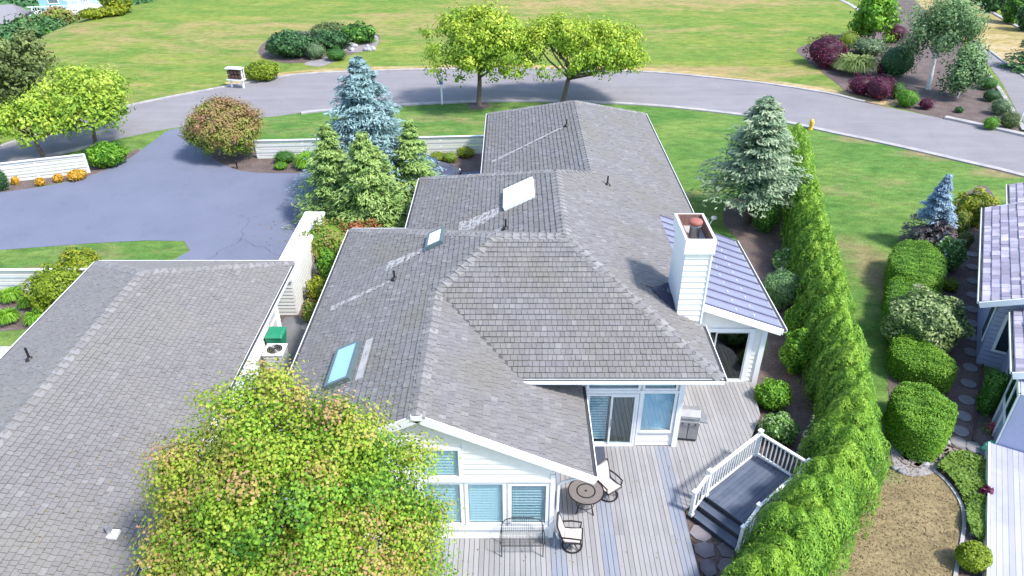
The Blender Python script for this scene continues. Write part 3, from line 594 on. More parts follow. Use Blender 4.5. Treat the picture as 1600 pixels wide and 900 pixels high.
def siding(parent, a, b, z0, z1, holes=(), top=None, mat='siding', name='siding_board', h=.19, out=None):
    """lap siding: every board a piece; holes are windows and doors, top(x) limits a gable"""
    a = Vector((*a, 0)); b = Vector((*b, 0)); d = (b - a); ln = d.length; d.normalize(); out = Vector(out)
    n = max(1, int(round((z1 - z0) / h))); hh = (z1 - z0) / n
    for i in range(n):
        zb = z0 + i * hh; segs = [(0.0, ln)]
        if top:
            xs_ = [k * ln / 200 for k in range(201) if top(k * ln / 200) >= zb + hh * .6]
            if not xs_: continue
            segs = [(min(xs_), max(xs_))]
        for (h0, h1, hz0, hz1) in holes:
            if hz1 > zb + .02 and hz0 < zb + hh - .02:
                ns = []
                for (s, e) in segs:
                    if h1 <= s or h0 >= e: ns.append((s, e)); continue
                    if h0 > s: ns.append((s, h0))
                    if h1 < e: ns.append((h1, e))
                segs = ns
        for (s, e) in segs:
            if e - s < .05: continue
            p = a + d * s; q = a + d * e; o1 = out * .034; o2 = out * .008; u0 = Vector((0, 0, zb)); u1 = Vector((0, 0, zb + hh - .004))
            MB().add([p + o1 + u0, q + o1 + u0, q + o2 + u1, p + o2 + u1, p + u0, q + u0, q + u1, p + u1],
                     [(0, 1, 2, 3), (4, 5, 1, 0), (5, 6, 2, 1), (6, 7, 3, 2), (7, 4, 0, 3)]).put(name, M[mat], parent)
def wallblock(poly, z0, z1, mat='siding', name='wall', parent=house):
    return MB().prism(poly, z0, z1).put(name, M[mat], parent)
SLAT = mesh_only(MB().box(-.5, .5, -.012, .012, -.003, .003), M['blind'], 'blind_slat')
def window(parent, x0, x1, z0, z1, Y, glass='glass', blinds=0, back='room', fw=.09, ang=52, lab=None, mull=None, nm='window', slatmat=None):
    """a window in a wall that faces the camera side (-Y): frame, pane, blind slats and the dim room behind"""
    fr = MB(); fr.box(x0 - fw, x0, Y - .05, Y + .05, z0 - fw, z1 + fw).box(x1, x1 + fw, Y - .05, Y + .05, z0 - fw, z1 + fw)
    fr.box(x0, x1, Y - .05, Y + .05, z1, z1 + fw).box(x0, x1, Y - .06, Y + .05, z0 - fw, z0)
    wn_ = fr.put(nm, M['white'], parent)
    if lab: wn_['label'] = lab
    MB().box(x0, x1, Y - .006, Y + .002, z0, z1).put('pane', M[glass], wn_)
    MB().box(x0, x1, Y + .10, Y + .11, z0, z1).put('interior', M[back], wn_)
    if mull: MB().box(mull - .03, mull + .03, Y - .04, Y + .02, z0, z1).put('mullion', M['white'], wn_)
    if blinds:
        for i in range(blinds):
            z = z0 + (i + .5) * (z1 - z0) / blinds
            m = Matrix.Translation(((x0 + x1) / 2, Y + .045, z)) @ Matrix.Rotation(R(ang), 4, 'X') @ Matrix.Diagonal((x1 - x0 - .03, (z1 - z0) / blinds / .024 * .72, 1, 1))
            piece('blind_slat', SLAT, m, wn_)
    return wn_
# walls (solid blocks a little behind the siding); interiors sit inside the blocks' front skin
def skin(parent, x0, x1, z0, ztop, Y, holes, mat='siding', th=.12):
    """a wall skin facing -Y made of strips round its openings"""
    xsn = sorted(set([x0, x1] + [h[0] for h in holes] + [h[1] for h in holes])); mb = MB()
    for i in range(len(xsn) - 1):
        a, b = xsn[i], xsn[i + 1]; m = (a + b) / 2; cuts = sorted([(h[2], h[3]) for h in holes if h[0] < m < h[1]])
        z = z0
        for c in cuts + [(None, None)]:
            if c[0] is None:
                za, zb = ztop(a), ztop(b)
                mb.add([(a, Y, z), (b, Y, z), (b, Y, zb), (a, Y, za), (a, Y + th, z), (b, Y + th, z), (b, Y + th, zb), (a, Y + th, za)],
                       [(0, 1, 2, 3), (7, 6, 5, 4), (4, 5, 1, 0), (5, 6, 2, 1), (6, 7, 3, 2), (7, 4, 0, 3)])
            else:
                if c[0] > z: mb.box(a, b, Y, Y + th, z, c[0])
                z = c[1]
    return mb.put('wall', M[mat], parent)
gt = lambda x: zR - .14 - sL * abs(x + 2.35)
gw = [(-2.31, -1.39, 2.66, 3.60), (-2.33, -1.39, .85, 2.38), (-1.17, -.25, .85, 2.38), (-.01, .91, .85, 2.32), (-5.2, -4.2, .85, 2.38), (-3.9, -2.9, .85, 2.38)]
mid_g = sorted(set([-6.4, -2.35, 1.1]))
GY = 13.64
# split the gable skin at the apex so both halves keep the slope
hl = [h for h in gw if h[1] <= -2.35] ; hr = [h for h in gw if h[1] > -2.35]
hr = [(max(h[0], -2.35), h[1], h[2], h[3]) for h in hr]
skin(house, -6.4, -2.35, 0, gt, GY, hl); skin(house, -2.35, 1.1, 0, gt, GY, hr)
siding(house, (-6.4, GY), (1.1, GY), .32, 4.8, [(h[0] + 6.4 - .1, h[1] + 6.4 + .1, h[2] - .1, h[3] + .1) for h in gw], top=lambda s: gt(-6.4 + s), out=(0, -1, 0))
for (a, b, c, d) in gw:
    window(house, a, b, c, d, GY, blinds=int((d - c) / .10), back='room' if a > -.1 else 'curtain', ang=12 if a > -.1 else 55)
# flat white trim boards framing the window group
for (a, b, c, d) in ((-1.28, -1.27, .7, .71),):
    pass
for (a, b, c, d) in ((1.02, 1.14, .3, 2.75), (-2.56, -2.43, .62, 3.75)):
    MB().box(a, b, GY - .075, GY - .03, c, d).put('trim_board', M['white'], house)
MB().box(-2.43, 1.02, GY - .08, GY - .036, .62, .75).put('trim_board', M['white'], house)
MB().box(-2.43, 1.02, GY - .08, GY - .036, 2.48, 2.56).put('trim_board', M['white'], house)
MB().obox((-2.35, 13.46, zR - .085), (.14, 0, 0), (0, .035, 0), (0, 0, .075)).put('apex_board', M['white'], house)
MB().box(-6.5, 1.14, GY - .10, GY - .01, .16, .32).put('base_trim', M['soffit'], house)
wallblock([(1.0, 13.86), (1.1, 13.86), (1.1, 17.2), (1.0, 17.2)], 0, 2.75)
wallblock([(-6.4, 13.86), (-6.3, 13.86), (-6.3, 27), (-6.4, 27)], 0, 2.78)
wallblock([(-4.0, 27.2), (-3.9, 27.2), (-3.9, 32.3), (-4.0, 32.3)], 0, 2.78); wallblock([(-6.3, 26.9), (-4.0, 26.9), (-4.0, 27.0), (-6.3, 27.0)], 0, 2.78)
wallblock([(-1.0, 32.5), (-.9, 32.5), (-.9, 42), (-1.0, 42)], 0, 2.78); wallblock([(-3.9, 32.2), (-.9, 32.2), (-.9, 32.3), (-3.9, 32.3)], 0, 2.78)
wallblock([(-.9, 41.9), (7.4, 41.9), (7.4, 42.0), (-.9, 42.0)], 0, 2.78); wallblock([(7.4, 26.2), (7.5, 26.2), (7.5, 42), (7.4, 42)], 0, 2.9)
# patio door wall under the hip eave
DY = 17.2
dh = [(2.34, 3.83, .34, 2.40), (4.05, 4.99, .95, 2.48), (2.34, 3.84, 2.68, 2.98), (4.04, 4.98, 2.68, 2.98)]
skin(house, 1.1, 5.23, 0, lambda x: 3.6, DY, dh)
siding(house, (1.1, DY), (5.23, DY), .32, 3.4, [(h[0] - 1.1 - .1, h[1] - 1.1 + .1, h[2] - .12, h[3] + .1) for h in dh] + [(2.3 - 1.1, 5.2 - 1.1, 2.35, 3.4)], out=(0, -1, 0))
window(house, *dh[1], DY, 'glass', 0, 'curtain'); window(house, *dh[2], DY, 'glass', 0, 'curtain', fw=.07); window(house, *dh[3], DY, 'glass', 3, 'room', fw=.07)
MB().box(2.25, 5.21, DY - .07, DY - .035, 2.50, 2.60).put('trim_board', M['white'], house)
MB().box(3.92, 3.96, DY - .06, DY - .03, .32, 2.5).put('trim_board', M['white'], house)
MB().box(5.10, 5.26, DY - .09, DY - .035, .30, 3.5).put('trim_board', M['white'], house)
dr = MB().box(2.27, 2.34, DY - .06, DY + .05, .30, 2.46).box(3.83, 3.90, DY - .06, DY + .05, .30, 2.46).box(2.34, 3.83, DY - .06, DY + .05, 2.40, 2.46).box(2.34, 3.83, DY - .06, DY + .05, .30, .35).put('sliding_door', M['white'], house)
for (a, b, yo, gm) in ((2.34, 3.11, .02, 'glass'), (3.05, 3.83, -.03, 'glass')):
    MB().box(a, a + .06, DY + yo - .02, DY + yo + .02, .35, 2.40).box(b - .06, b, DY + yo - .02, DY + yo + .02, .35, 2.40).box(a + .06, b - .06, DY + yo - .02, DY + yo + .02, .35, .42).box(a + .06, b - .06, DY + yo - .02, DY + yo + .02, 2.34, 2.40).put('sash', M['white'], dr)
    MB().box(a + .06, b - .06, DY + yo - .004, DY + yo + .004, .42, 2.34).put('pane', M[gm], dr)
MB().box(2.34, 3.83, DY + .35, DY + .36, .3, 2.45).put('interior', M['room'], dr)
for i in range(18):
    piece('blind_slat', SLAT, Matrix.Translation((2.68, DY + .12, .5 + i * .105)) @ Matrix.Rotation(R(50), 4, 'X') @ Matrix.Diagonal((.62, 2.6, 1, 1)), dr)
MB().box(3.09, 3.12, DY - .085, DY - .05, 1.15, 1.45).put('handle', M['steel'], dr)
wallblock([(5.13, 17.32), (5.23, 17.32), (5.23, 20.45), (5.13, 20.45)], 0, 3.6)
siding(house, (5.23, 17.24), (5.23, 20.4), .32, 3.5, out=(1, 0, 0))
# sunroom front with sliding door
sy = 20.45; sh = [(6.80, 8.19, .36, 2.48)]
skin(house, 5.23, 8.72, 0, lambda x: zz(x) - .12, sy, sh)
siding(house, (5.23, sy), (8.72, sy), .32, 4.0, [(6.62 - 5.23, 8.38 - 5.23, 0, 2.62)], top=lambda s: zz(5.23 + s) - .1, out=(0, -1, 0))
sd = MB().box(6.66, 6.80, sy - .07, sy + .05, .30, 2.62).box(8.19, 8.36, sy - .07, sy + .05, .30, 2.62).box(6.80, 8.19, sy - .07, sy + .05, 2.48, 2.62).box(6.80, 8.19, sy - .07, sy + .05, .30, .36).put('sliding_door', M['white'], house)
sd['label'] = 'sunroom sliding door with dim glass under the metal roof'
for (a, b, yo) in ((6.80, 7.12, .02), (7.02, 8.19, -.03)):
    MB().box(a, a + .05, sy + yo - .02, sy + yo + .02, .36, 2.48).box(b - .05, b, sy + yo - .02, sy + yo + .02, .36, 2.48).box(a + .05, b - .05, sy + yo - .02, sy + yo + .02, .36, .42).box(a + .05, b - .05, sy + yo - .02, sy + yo + .02, 2.42, 2.48).put('sash', M['soffit'], sd)
    MB().box(a + .05, b - .05, sy + yo - .004, sy + yo + .004, .42, 2.42).put('pane', M['darkglass'], sd)
MB().box(6.8, 8.19, sy + 1.0, sy + 1.01, .3, 2.5).put('interior', M['tan'], sd); MB().box(6.5, 8.5, sy + .1, sy + 1.0, .28, .3).put('interior_floor', M['tan'], sd)
wallblock([(8.62, 20.57), (8.72, 20.57), (8.72, 26.2), (8.62, 26.2)], 0, 2.8); siding(house, (8.72, 20.45), (8.72, 26.2), .0, 2.7, out=(1, 0, 0))
wallblock([(5.2, 26.1), (8.62, 26.1), (8.62, 26.2), (5.2, 26.2)], 0, 2.85)
MB().box(8.60, 8.78, sy - .08, sy - .035, .0, 2.62).put('trim_board', M['white'], house)
MB().box(6.12, 6.42, sy - .16, sy - .035, 2.80, 3.28).put('meter_box', M['white'], house)
# downspouts
MB().tube([(2.12, 13.62, 2.72), (1.35, 13.62, 2.45), (1.24, 13.66, 2.3), (1.24, 13.66, .35), (1.30, 13.50, .33)], .035, 6).put('downspout', M['white'], house)
MB().tube([(2.22, 17.05, 2.7), (2.22, 17.12, 2.5), (2.2, 17.12, .35)], .035, 6).put('downspout', M['white'], house)
# chimney: boarded shaft with a boxed rim, flue and rusty cap
ch = MB().box(5.24, 5.98, 19.12, 20.72, 2.6, 6.35).put('chimney', M['siding'], house)
for i in range(14):
    z = 3.45 + i * .205; MB().add([(5.21, 19.08, z), (6.01, 19.08, z), (6.01, 19.115, z + .2), (5.21, 19.115, z + .2), (5.21, 19.12, z), (6.01, 19.12, z), (6.01, 19.12, z + .2), (5.21, 19.12, z + .2)],
                                  [(0, 1, 2, 3), (4, 5, 1, 0), (5, 6, 2, 1), (6, 7, 3, 2), (7, 4, 0, 3)]).put('siding_board', M['siding'], ch)
for i in range(14):
    z = 3.45 + i * .205; MB().add([(5.20, 19.12, z), (5.20, 20.72, z), (5.235, 20.72, z + .2), (5.235, 19.12, z + .2), (5.24, 19.12, z), (5.24, 20.72, z), (5.24, 20.72, z + .2), (5.24, 19.12, z + .2)],
                                  [(3, 2, 1, 0), (0, 1, 5, 4), (1, 2, 6, 5), (2, 3, 7, 6), (3, 0, 4, 7)]).put('siding_board', M['siding'], ch)
MB().box(5.98, 6.03, 19.06, 19.14, 3.3, 6.32).put('corner_trim', M['white'], ch)
rim = MB().box(5.15, 6.07, 19.02, 19.10, 6.3, 6.78).box(5.15, 6.07, 20.74, 20.82, 6.3, 6.78).box(5.15, 5.23, 19.10, 20.74, 6.3, 6.78).box(5.99, 6.07, 19.10, 20.74, 6.3, 6.78).put('chimney_rim', M['white'], ch)
MB().box(5.232, 5.25, 19.11, 20.73, 6.37, 6.80).box(5.97, 5.988, 19.11, 20.73, 6.37, 6.80).box(5.25, 5.97, 20.71, 20.73, 6.37, 6.80).box(5.25, 5.97, 19.11, 19.13, 6.37, 6.72).put('rim_lining', M['rust'], ch)
MB().box(5.25, 5.97, 19.13, 20.71, 6.36, 6.40).put('chimney_crown', M['concrete'], ch)
fl = MB().lathe((5.62, 19.95, 6.40), [(.16, 0), (.16, .38), (.19, .40), (.19, .44)], 20).put('flue', M['steel'], ch, smooth=True)
MB().lathe((5.62, 19.95, 6.84), [(.10, 0), (.21, .02), (.21, .10), (.18, .14), (.05, .16)], 20).put('flue_cap', M['terracotta'], ch, smooth=True)
MB().add([(5.24, 20.7, 4.3), (5.24, 19.14, 4.10), (4.5, 19.92, 4.55)], [(0, 1, 2), (2, 1, 0)]).put('chimney_shadow_patch', M['seam'], ch)  # dark violet triangle painting the chimney's shadow on the roof
# skylights
def skylight(p, al, up, wx, wy, frame='white', gl='skylight', lab=None):
    p = Vector(p); al = Vector(al).normalized(); up = Vector(up).normalized(); n = al.cross(up).normalized(); n = n if n.z > 0 else -n
    mb = MB()
    for (cx, cy, ax, ay) in ((0, -wy, wx + .05, .05), (0, wy, wx + .05, .05), (-wx, 0, .05, wy - .05), (wx, 0, .05, wy - .05)):
        mb.obox(p + al * cx + up * cy + n * .08, al * ax, up * ay, n * .10)
    f = mb.put('skylight', M[frame], house)
    if lab: f['label'] = lab
    MB().obox(p + n * .17, al * (wx - .05), up * (wy - .05), n * .006).put('pane', M[gl], f)
    MB().obox(p + n * .06, al * (wx - .05), up * (wy - .05), n * .03).put('light_shaft', M['bright_liner'], f)
    return f
uL = Vector((1, 0, sL)); 
skylight((.30, 25.82, 2.8 + .487 * 4.7), (0, 1, 0), (1, 0, .487), .78, .58, gl='bright_liner', lab='pale skylight on the middle roof')
skylight((-2.66, 22.72, 2.8 + sL * 4.13), (0, 1, 0), uL, .48, .28, 'skyframe', gl='bright_liner', lab='small skylight below the upper ridge')
skylight((-4.90, 16.92, 2.8 + sL * 1.89), (0, 1, 0), uL, .85, .36, 'skyframe', lab='long turquoise skylight on the left slope')
MB().obox((-4.30, 16.9, 2.8 + sL * 2.49 + .03), (.11, 0, .11 * sL), (0, .95, 0), (0, 0, .02)).put('flashing_apron', M['concrete'], house)
# pipes through the roofs, each with a pale streak of zinc-washed shingle below
def streak(plane, x, y, dirx, ln, w0=.07):
    a, b = plane; mb = MB(); k = 14; pts = []
    for i in range(k + 1):
        t = i / k; xx = x + dirx * ln * t; yy = y - .25 * ln * t * .35; wv = w0 * (1 + 1.2 * t) * random.uniform(.7, 1.2)
        pts.append((xx, yy, wv))
    vs = []
    for (xx, yy, wv) in pts: vs += [(xx, yy - wv, a + b * xx + .040), (xx, yy + wv, a + b * xx + .040)]
    mb.add(vs, [(2 * i, 2 * i + 1, 2 * i + 3, 2 * i + 2) for i in range(k)])
    return mb
def alpha_stain():
    m, t, n, l, b = nt('zinc_wash_stain'); b.inputs['Base Color'].default_value = (.46, .44, .43, 1); b.inputs['Roughness'].default_value = .9
    tr = n.new('ShaderNodeBsdfTransparent'); mx = n.new('ShaderNodeMixShader'); r = ramp(n, [(.36, (0, 0, 0)), (.54, (.9, .9, .9))])
    l.new(noise(n, l, pos(n, l), 7.0, 4, .7), r.inputs[0]); l.new(r.outputs[0], mx.inputs[0]); l.new(tr.outputs[0], mx.inputs[1]); l.new(b.outputs[0], mx.inputs[2])
    l.new(mx.outputs[0], n['Material Output'].inputs[0]); return m
M['stain'] = alpha_stain()
PLl = (2.8 + sL * 6.79, sL); PLm = (2.8 + .487 * 4.4, .487); PLt = (2.8 + .482 * 1.4, .482); PLr = (2.8 + .482 * 7.9, -.482)
def pipe(plane, x, y, h=.3, r=.035, parent=house):
    z = plane[0] + plane[1] * x
    q = MB().lathe((x, y, z), [(.13, -.02), (.12, .05), (.05, .12)], 12).put('pipe_boot', M['black'], parent)
    MB().tube([(x, y, z), (x, y, z + h)], r, 8).put('vent_pipe', M['black'], q)
for (pl, x, y, h) in ((PLl, -3.98, 21.1, .36), (PLt, 2.68, 34.6, .35), (PLr, 3.92, 27.6, .42), (PLm, -.23, 23.5, .4)): pipe(pl, x, y, h)
for (pl, x, y, dx, ln, wv) in ((PLl, -4.05, 21.1, -1, 2.2, .09), (PLt, 2.6, 34.6, -1, 3.6, .07), (PLl, -3.0, 22.4, -1, 1.5, .15), (PLm, -.5, 25.2, -1, 1.6, .3), (PLm, -.4, 23.6, -1, 1.0, .12)):
    streak(pl, x, y, dx, ln, wv).put('pale_streak', M['stain'], house)

# ---- garage in the left foreground
garage = thing('garage', 'grey shingled hip roofed building with cream walls filling the left foreground', 'building', (-12.3, 15, 0))
sg = .487; gz = 2.8 + sg * 3.83
ga, gb_ = (-12.37, 2.0, gz), (-12.37, 20.82, gz)
st = []; mbs = [shingles(garage, [(-16.2, 2, 2.8), ga, gb_, (-16.2, 24.65, 2.8)], M['shingle_garage'], .15, .22, None, seed=21),
                shingles(garage, [ga, (-8.54, 2, 2.8), (-8.54, 24.65, 2.8), gb_], M['shingle_garage'], .15, .16, st, seed=22),
                shingles(garage, [(-16.2, 24.65, 2.8), gb_, (-8.54, 24.65, 2.8)], M['shingle_garage'], .15, .16, None, seed=23)]
def gkey(q):
    p = q[0]; dd = depth(p); u = 800 + F * p.x / dd; v = 450 - F * (p.y * math.sin(TH) + (p.z - H) * math.cos(TH)) / dd
    return dd + (0 if (0 < u < 400 and 400 < v < 900) else 100)
flush(garage, M['shingle_garage'], mbs, st, key=gkey)
caps(garage, (-12.37, 6.0, gz), gb_, CAPR, .3); caps(garage, (-16.2, 24.65, 2.8), gb_, CAPH); caps(garage, (-8.54, 24.65, 2.8), gb_, CAPH)
gutter(garage, (-16.2, 2, 2.8), (-16.2, 24.65, 2.8), (-1, 0, 0)); gutter(garage, (-8.54, 2, 2.8), (-8.54, 24.65, 2.8), (1, 0, 0)); gutter(garage, (-16.2, 24.65, 2.8), (-8.54, 24.65, 2.8), (0, 1, 0))
MB().box(-9.35, -8.54, 2, 24.2, 2.60, 2.64).put('soffit', M['white'], garage)
MB().box(-15.7, -9.35, 2, 24.2, 0, 2.7).put('wall', M['white'], garage)
siding(garage, (-9.35, 2), (-9.35, 24.2), 0, 2.58, [(20.6, 21.8, 0, 2.2)], mat='white', out=(1, 0, 0))
gd = MB().box(-9.36, -9.28, 22.6, 23.8, 0, 2.15).put('side_door', M['white'], garage)
for (a, b) in ((.25, .85), (1.0, 1.35), (1.5, 1.95)): MB().box(-9.29, -9.265, 22.8, 23.6, a, b).put('door_panel', M['soffit'], gd)
pipe((2.8 + sg * 16.2, sg), -14.3, 17.2, .45, parent=garage)
vx, vy = -9.3, 11.3; vz = 2.8 + sg * (-8.54 - vx)
pb = MB().box(vx - .12, vx + .16, vy - .12, vy + .12, vz - .02, vz + .06).put('pipe_flashing', M['white'], garage)
MB().tube([(vx - .05, vy, vz), (vx - .05, vy, vz + .28)], .04, 8).put('vent_pipe', M['steel'], pb)

# ---- neighbouring house at the right edge, turned to follow the bend
NR = -math.atan2(.49, .87)
nb = thing('neighbour_house', 'lilac grey house with mauve shingles at the right edge', 'house', (16.72, 21.65, 0), NR)
nm_ = WM[nb.name]
def W2(u, v, z): return nm_ @ Vector((u, v, z))
st = []; nz = lambda u, u0=0: 2.8 + .45 * (u - u0)
NP = [[W2(0, .15, 2.8), W2(6, .15, nz(6)), W2(6, 8.96, nz(6)), W2(0, 8.96, 2.8)],
      [W2(1.06, 8.7, 2.6), W2(7, 8.7, 2.6 + .45 * 5.94), W2(7, 13.0, 2.6 + .45 * 5.94), W2(1.06, 13.0, 2.6)],
      [W2(1.0, -3.73, 2.7), W2(7, -3.73, 2.7 + .45 * 6), W2(7, .3, 2.7 + .45 * 6), W2(1.0, .3, 2.7)]]
mbs = [shingles(nb, f, M['shingle_neighbour'], .30, .34, st, seed=31 + i) for i, f in enumerate(NP)]
def nkey(q):
    p = q[0]; dd = depth(p); u = 800 + F * p.x / dd
    return dd if u < 1610 else 999
flush(nb, M['shingle_neighbour'], mbs, st, key=nkey)
def D2(u, v): q = nm_.to_3x3() @ Vector((u, v, 0)); return q
gutter(nb, W2(0, .15, 2.8), W2(0, 8.96, 2.8), D2(-1, 0)); gutter(nb, W2(1.06, 8.96, 2.6), W2(1.06, 13, 2.6), D2(-1, 0)); gutter(nb, W2(1.0, -3.73, 2.7), W2(1.0, .1, 2.7), D2(-1, 0))
fascia(nb, W2(-.1, .15, 2.76), W2(6, .15, nz(6)), D2(0, -1), .22); fascia(nb, W2(.9, -3.73, 2.66), W2(7, -3.73, 2.7 + 2.7), D2(0, -1), .24); fascia(nb, W2(0, 8.96, 2.8), W2(6, 8.96, nz(6)), D2(0, 1), .2)
def lbox(name, u0, u1, v0, v1, z0, z1, mat, parent=nb, tint=None):
    mb = MB(); mb.box(u0, u1, v0, v1, z0, z1, tint); return mb.put(name, M[mat], parent, local=True)
lbox('wall', .62, 6, .55, 8.6, 0, 2.85, 'neighbour'); lbox('wall', 1.4, 7, -2.75, .55, 0, 2.8, 'neighbour'); lbox('wall', 1.5, 7, 8.6, 12.6, 0, 2.7, 'neighbour')
for i in range(14):
    z = .1 + i * .19
    lbox('siding_board', .60, 1.38, .520, .548, z, z + .17, 'neighbour'); lbox('siding_board', 1.365, 1.395, -2.74, .50, z, z + .17, 'neighbour'); lbox('siding_board', .59, .617, .56, 8.6, z, z + .17, 'neighbour')
nw = lbox('window', .88, 1.95, .46, .515, .75, 2.35, 'white'); lbox('pane', .98, 1.85, .452, .462, .85, 2.25, 'darkglass', nw); lbox('interior', .98, 1.85, .455, .4585, .85, 2.25, 'room', nw)
nw = lbox('window', .55, .585, .9, 1.7, .8, 2.4, 'white'); lbox('pane', .54, .552, .98, 1.62, .88, 2.32, 'darkglass', nw); lbox('interior', .551, .556, .98, 1.62, .88, 2.32, 'room', nw)
nw = lbox('window', 1.33, 1.362, -2.2, -.9, .9, 2.2, 'white'); lbox('pane', 1.32, 1.332, -2.1, -1.0, 1.0, 2.1, 'darkglass', nw); lbox('interior', 1.331, 1.336, -2.1, -1.0, 1.0, 2.1, 'room', nw)
# a projecting bay with white trim near the deck
bay = lbox('bay', 1.2, 7, -4.5, -2.78, 0, 2.45, 'neighbour'); lbox('bay_trim', 1.15, 1.2, -4.45, -2.8, 1.05, 1.2, 'white', bay); lbox('bay_trim', 1.15, 1.2, -4.45, -2.8, 2.25, 2.42, 'white', bay)
for v in (-4.48, -3.65, -2.86): lbox('bay_trim', 1.145, 1.195, v, v + .1, 0, 2.42, 'white', bay)
for v in (-4.36, -3.53): 
    q = lbox('pane', 1.17, 1.196, v, v + .66, 1.22, 2.23, 'darkglass', bay); 
nd = thing('neighbour_deck', 'pale lilac board deck at the lower right corner', 'deck', tuple(W2(3, -8, 0)), NR)
iv2 = WM[nd.name].inverted()
for i in range(26):
    u = 1.02 + i * .15; mb = MB()
    for (a, b) in (((u, u + .142)),): pass
    mb.box(u, u + .142, -14, -4.55, .36, .40, random.random())
    mb.v = [tuple(nm_ @ Vector(p)) for p in mb.v]; mb.put('deck_board', M['neighbour_deck'], nd)
mb = MB().box(.94, 1.0, -14, -4.55, .0, .42); mb.v = [tuple(nm_ @ Vector(p)) for p in mb.v]; mb.put('edge_board', M['white'], nd)
mb = MB().box(1.1, 5, -13.9, -4.6, .0, .33); mb.v = [tuple(nm_ @ Vector(p)) for p in mb.v]; mb.put('substructure', M['room'], nd)

# ------------------------------------------------------------------ deck with blue-grey accent boards
deck = thing('deck', 'weathered grey board deck with blue grey accent stripes behind the house', 'deck', (0, 14, 0))
dpoly = [(-6.5, 8), (4.95, 8), (5.0, 14.5), (7.6, 17.2), (8.4, 18.6), (8.6, 20.42), (5.25, 20.42), (5.25, 17.16), (1.12, 17.16), (1.12, 13.65), (-6.5, 13.65)]
x = -6.5; bi = 0
while x < 8.7:
    nm = 'deck'; c = x + .07
    if -2.12 < c < -1.72 or 1.12 < c < 1.52 or 2.44 < c < 2.84 or 4.62 < c < 5.0: nm = 'deckblue'
    if 5.15 < c < 5.4 and False: nm = 'deckblue'
    tn = random.random()
    for (ya, yb) in ((8, 13.649), (13.651, 20.5)):
        q = clip(clip(clip(clip(dpoly, 0, x + .007, False), 0, x + .134, True), 1, ya, False), 1, yb, True)
        if len(q) >= 3 and abs(area(q)) > .004:
            if area(q) < 0: q = q[::-1]
            MB().prism(q, .262, .30 + random.uniform(-.002, .002), tn).put('deck_board', M[nm], deck)
    x += .14; bi += 1
inner = [(-6.4, 8.1), (4.85, 8.1), (4.9, 14.5), (7.5, 17.3), (8.3, 18.6), (8.5, 20.3), (5.35, 20.3), (5.35, 17.0), (1.2, 17.0), (1.2, 13.5), (-6.4, 13.5)]
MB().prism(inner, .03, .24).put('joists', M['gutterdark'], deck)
sheet('garden_soil', [(4.9, 7.5), (5.6, 7.5), (7.3, 11.5), (9.4, 15), (8.5, 18), (5.0, 14.6)], .020, M['mulch'], label='dark soil beside the platform steps')
mat_ = thing('door_mat', 'dark half round mat in front of the patio door', 'mat', (2.6, 16.6, .30))
pts = [(2.28, 17.08)] + [(2.28 + .62 * math.sin(a), 17.08 - .62 + .62 * math.cos(a) - 0) for a in [R(k) for k in range(0, 181, 15)]] + [(2.28, 15.84)]
pts = [(2.28, 17.1), (2.95, 17.1)] + [(2.28 + .67 * math.cos(R(-k)), 16.75 + .55 * math.sin(R(-k))) for k in range(0, 91, 10)]
MB().prism(pts, .303, .316).put('rubber_pad', M['matrubber'], mat_)
# ------------------------------------------------------------------ stepped platform with white railing
e1 = Vector((.763, .646, 0)); e2 = Vector((.646, -.763, 0)); A0 = Vector((5.62, 14.87, 0))
plat = thing('platform', 'slate blue raised platform with two steps and a white baluster railing', 'platform', tuple(A0))
Q = lambda s, t, z: A0 + e1 * s + e2 * t + Vector((0, 0, z))
def pb_(name, s0, s1, t0, t1, z0, z1, mat, parent=plat, tint=None):
    mb = MB(); mb.obox(Q((s0 + s1) / 2, (t0 + t1) / 2, (z0 + z1) / 2), e1 * (s1 - s0) / 2, e2 * (t1 - t0) / 2, Vector((0, 0, (z1 - z0) / 2)), tint); return mb.put(name, M[mat], parent)
SL_, SW = 2.55, 1.72
for i in range(12):
    t = .02 + i * SW / 12; pb_('platform_board', .02, SL_, t, t + SW / 12 - .007, .565, .60, 'platform', tint=random.random())
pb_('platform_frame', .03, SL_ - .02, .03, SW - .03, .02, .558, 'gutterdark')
for k, (z, s) in enumerate(((.40, -.30), (.21, -.60))):
    for j in range(2): pb_('step_board', s + j * .152, s + j * .152 + .146, 0, SW, z - .035, z, 'platform', tint=random.random())
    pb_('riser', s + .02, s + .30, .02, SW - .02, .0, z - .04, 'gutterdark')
pb_('nosing', -.02, .018, 0, SW, .55, .60, 'platform')
def rail(s0, t0, z0, s1, t1, z1, hgt=.9, nbal=14):
    a = Q(s0, t0, z0); b = Q(s1, t1, z1); d = b - a; side = d.cross(Vector((0, 0, 1))).normalized(); u = Vector((0, 0, 1))
    r_ = MB().obox((a + b) / 2 + u * hgt, d / 2, side * .045, u * .028).put('hand_rail', M['white'], plat)
    MB().obox((a + b) / 2 + u * .10, d / 2, side * .025, u * .03).put('bottom_rail', M['white'], plat)
    for i in range(nbal):
        p = a + d * ((i + .5) / nbal); MB().obox(p + u * (hgt / 2 + .05), d.normalized() * .016, side * .016, u * (hgt / 2 - .06)).put('baluster', M['white'], r_)
def post(s, t, z0, h):
    p = MB().obox(Q(s, t, z0 + h / 2), e1 * .05, e2 * .05, Vector((0, 0, h / 2))).put('post', M['white'], plat)
    MB().obox(Q(s, t, z0 + h + .02), e1 * .07, e2 * .07, Vector((0, 0, .02))).put('post_cap', M['white'], p)
    MB().obox(Q(s, t, z0 + .05), e1 * .065, e2 * .065, Vector((0, 0, .05))).put('post_foot', M['white'], p)
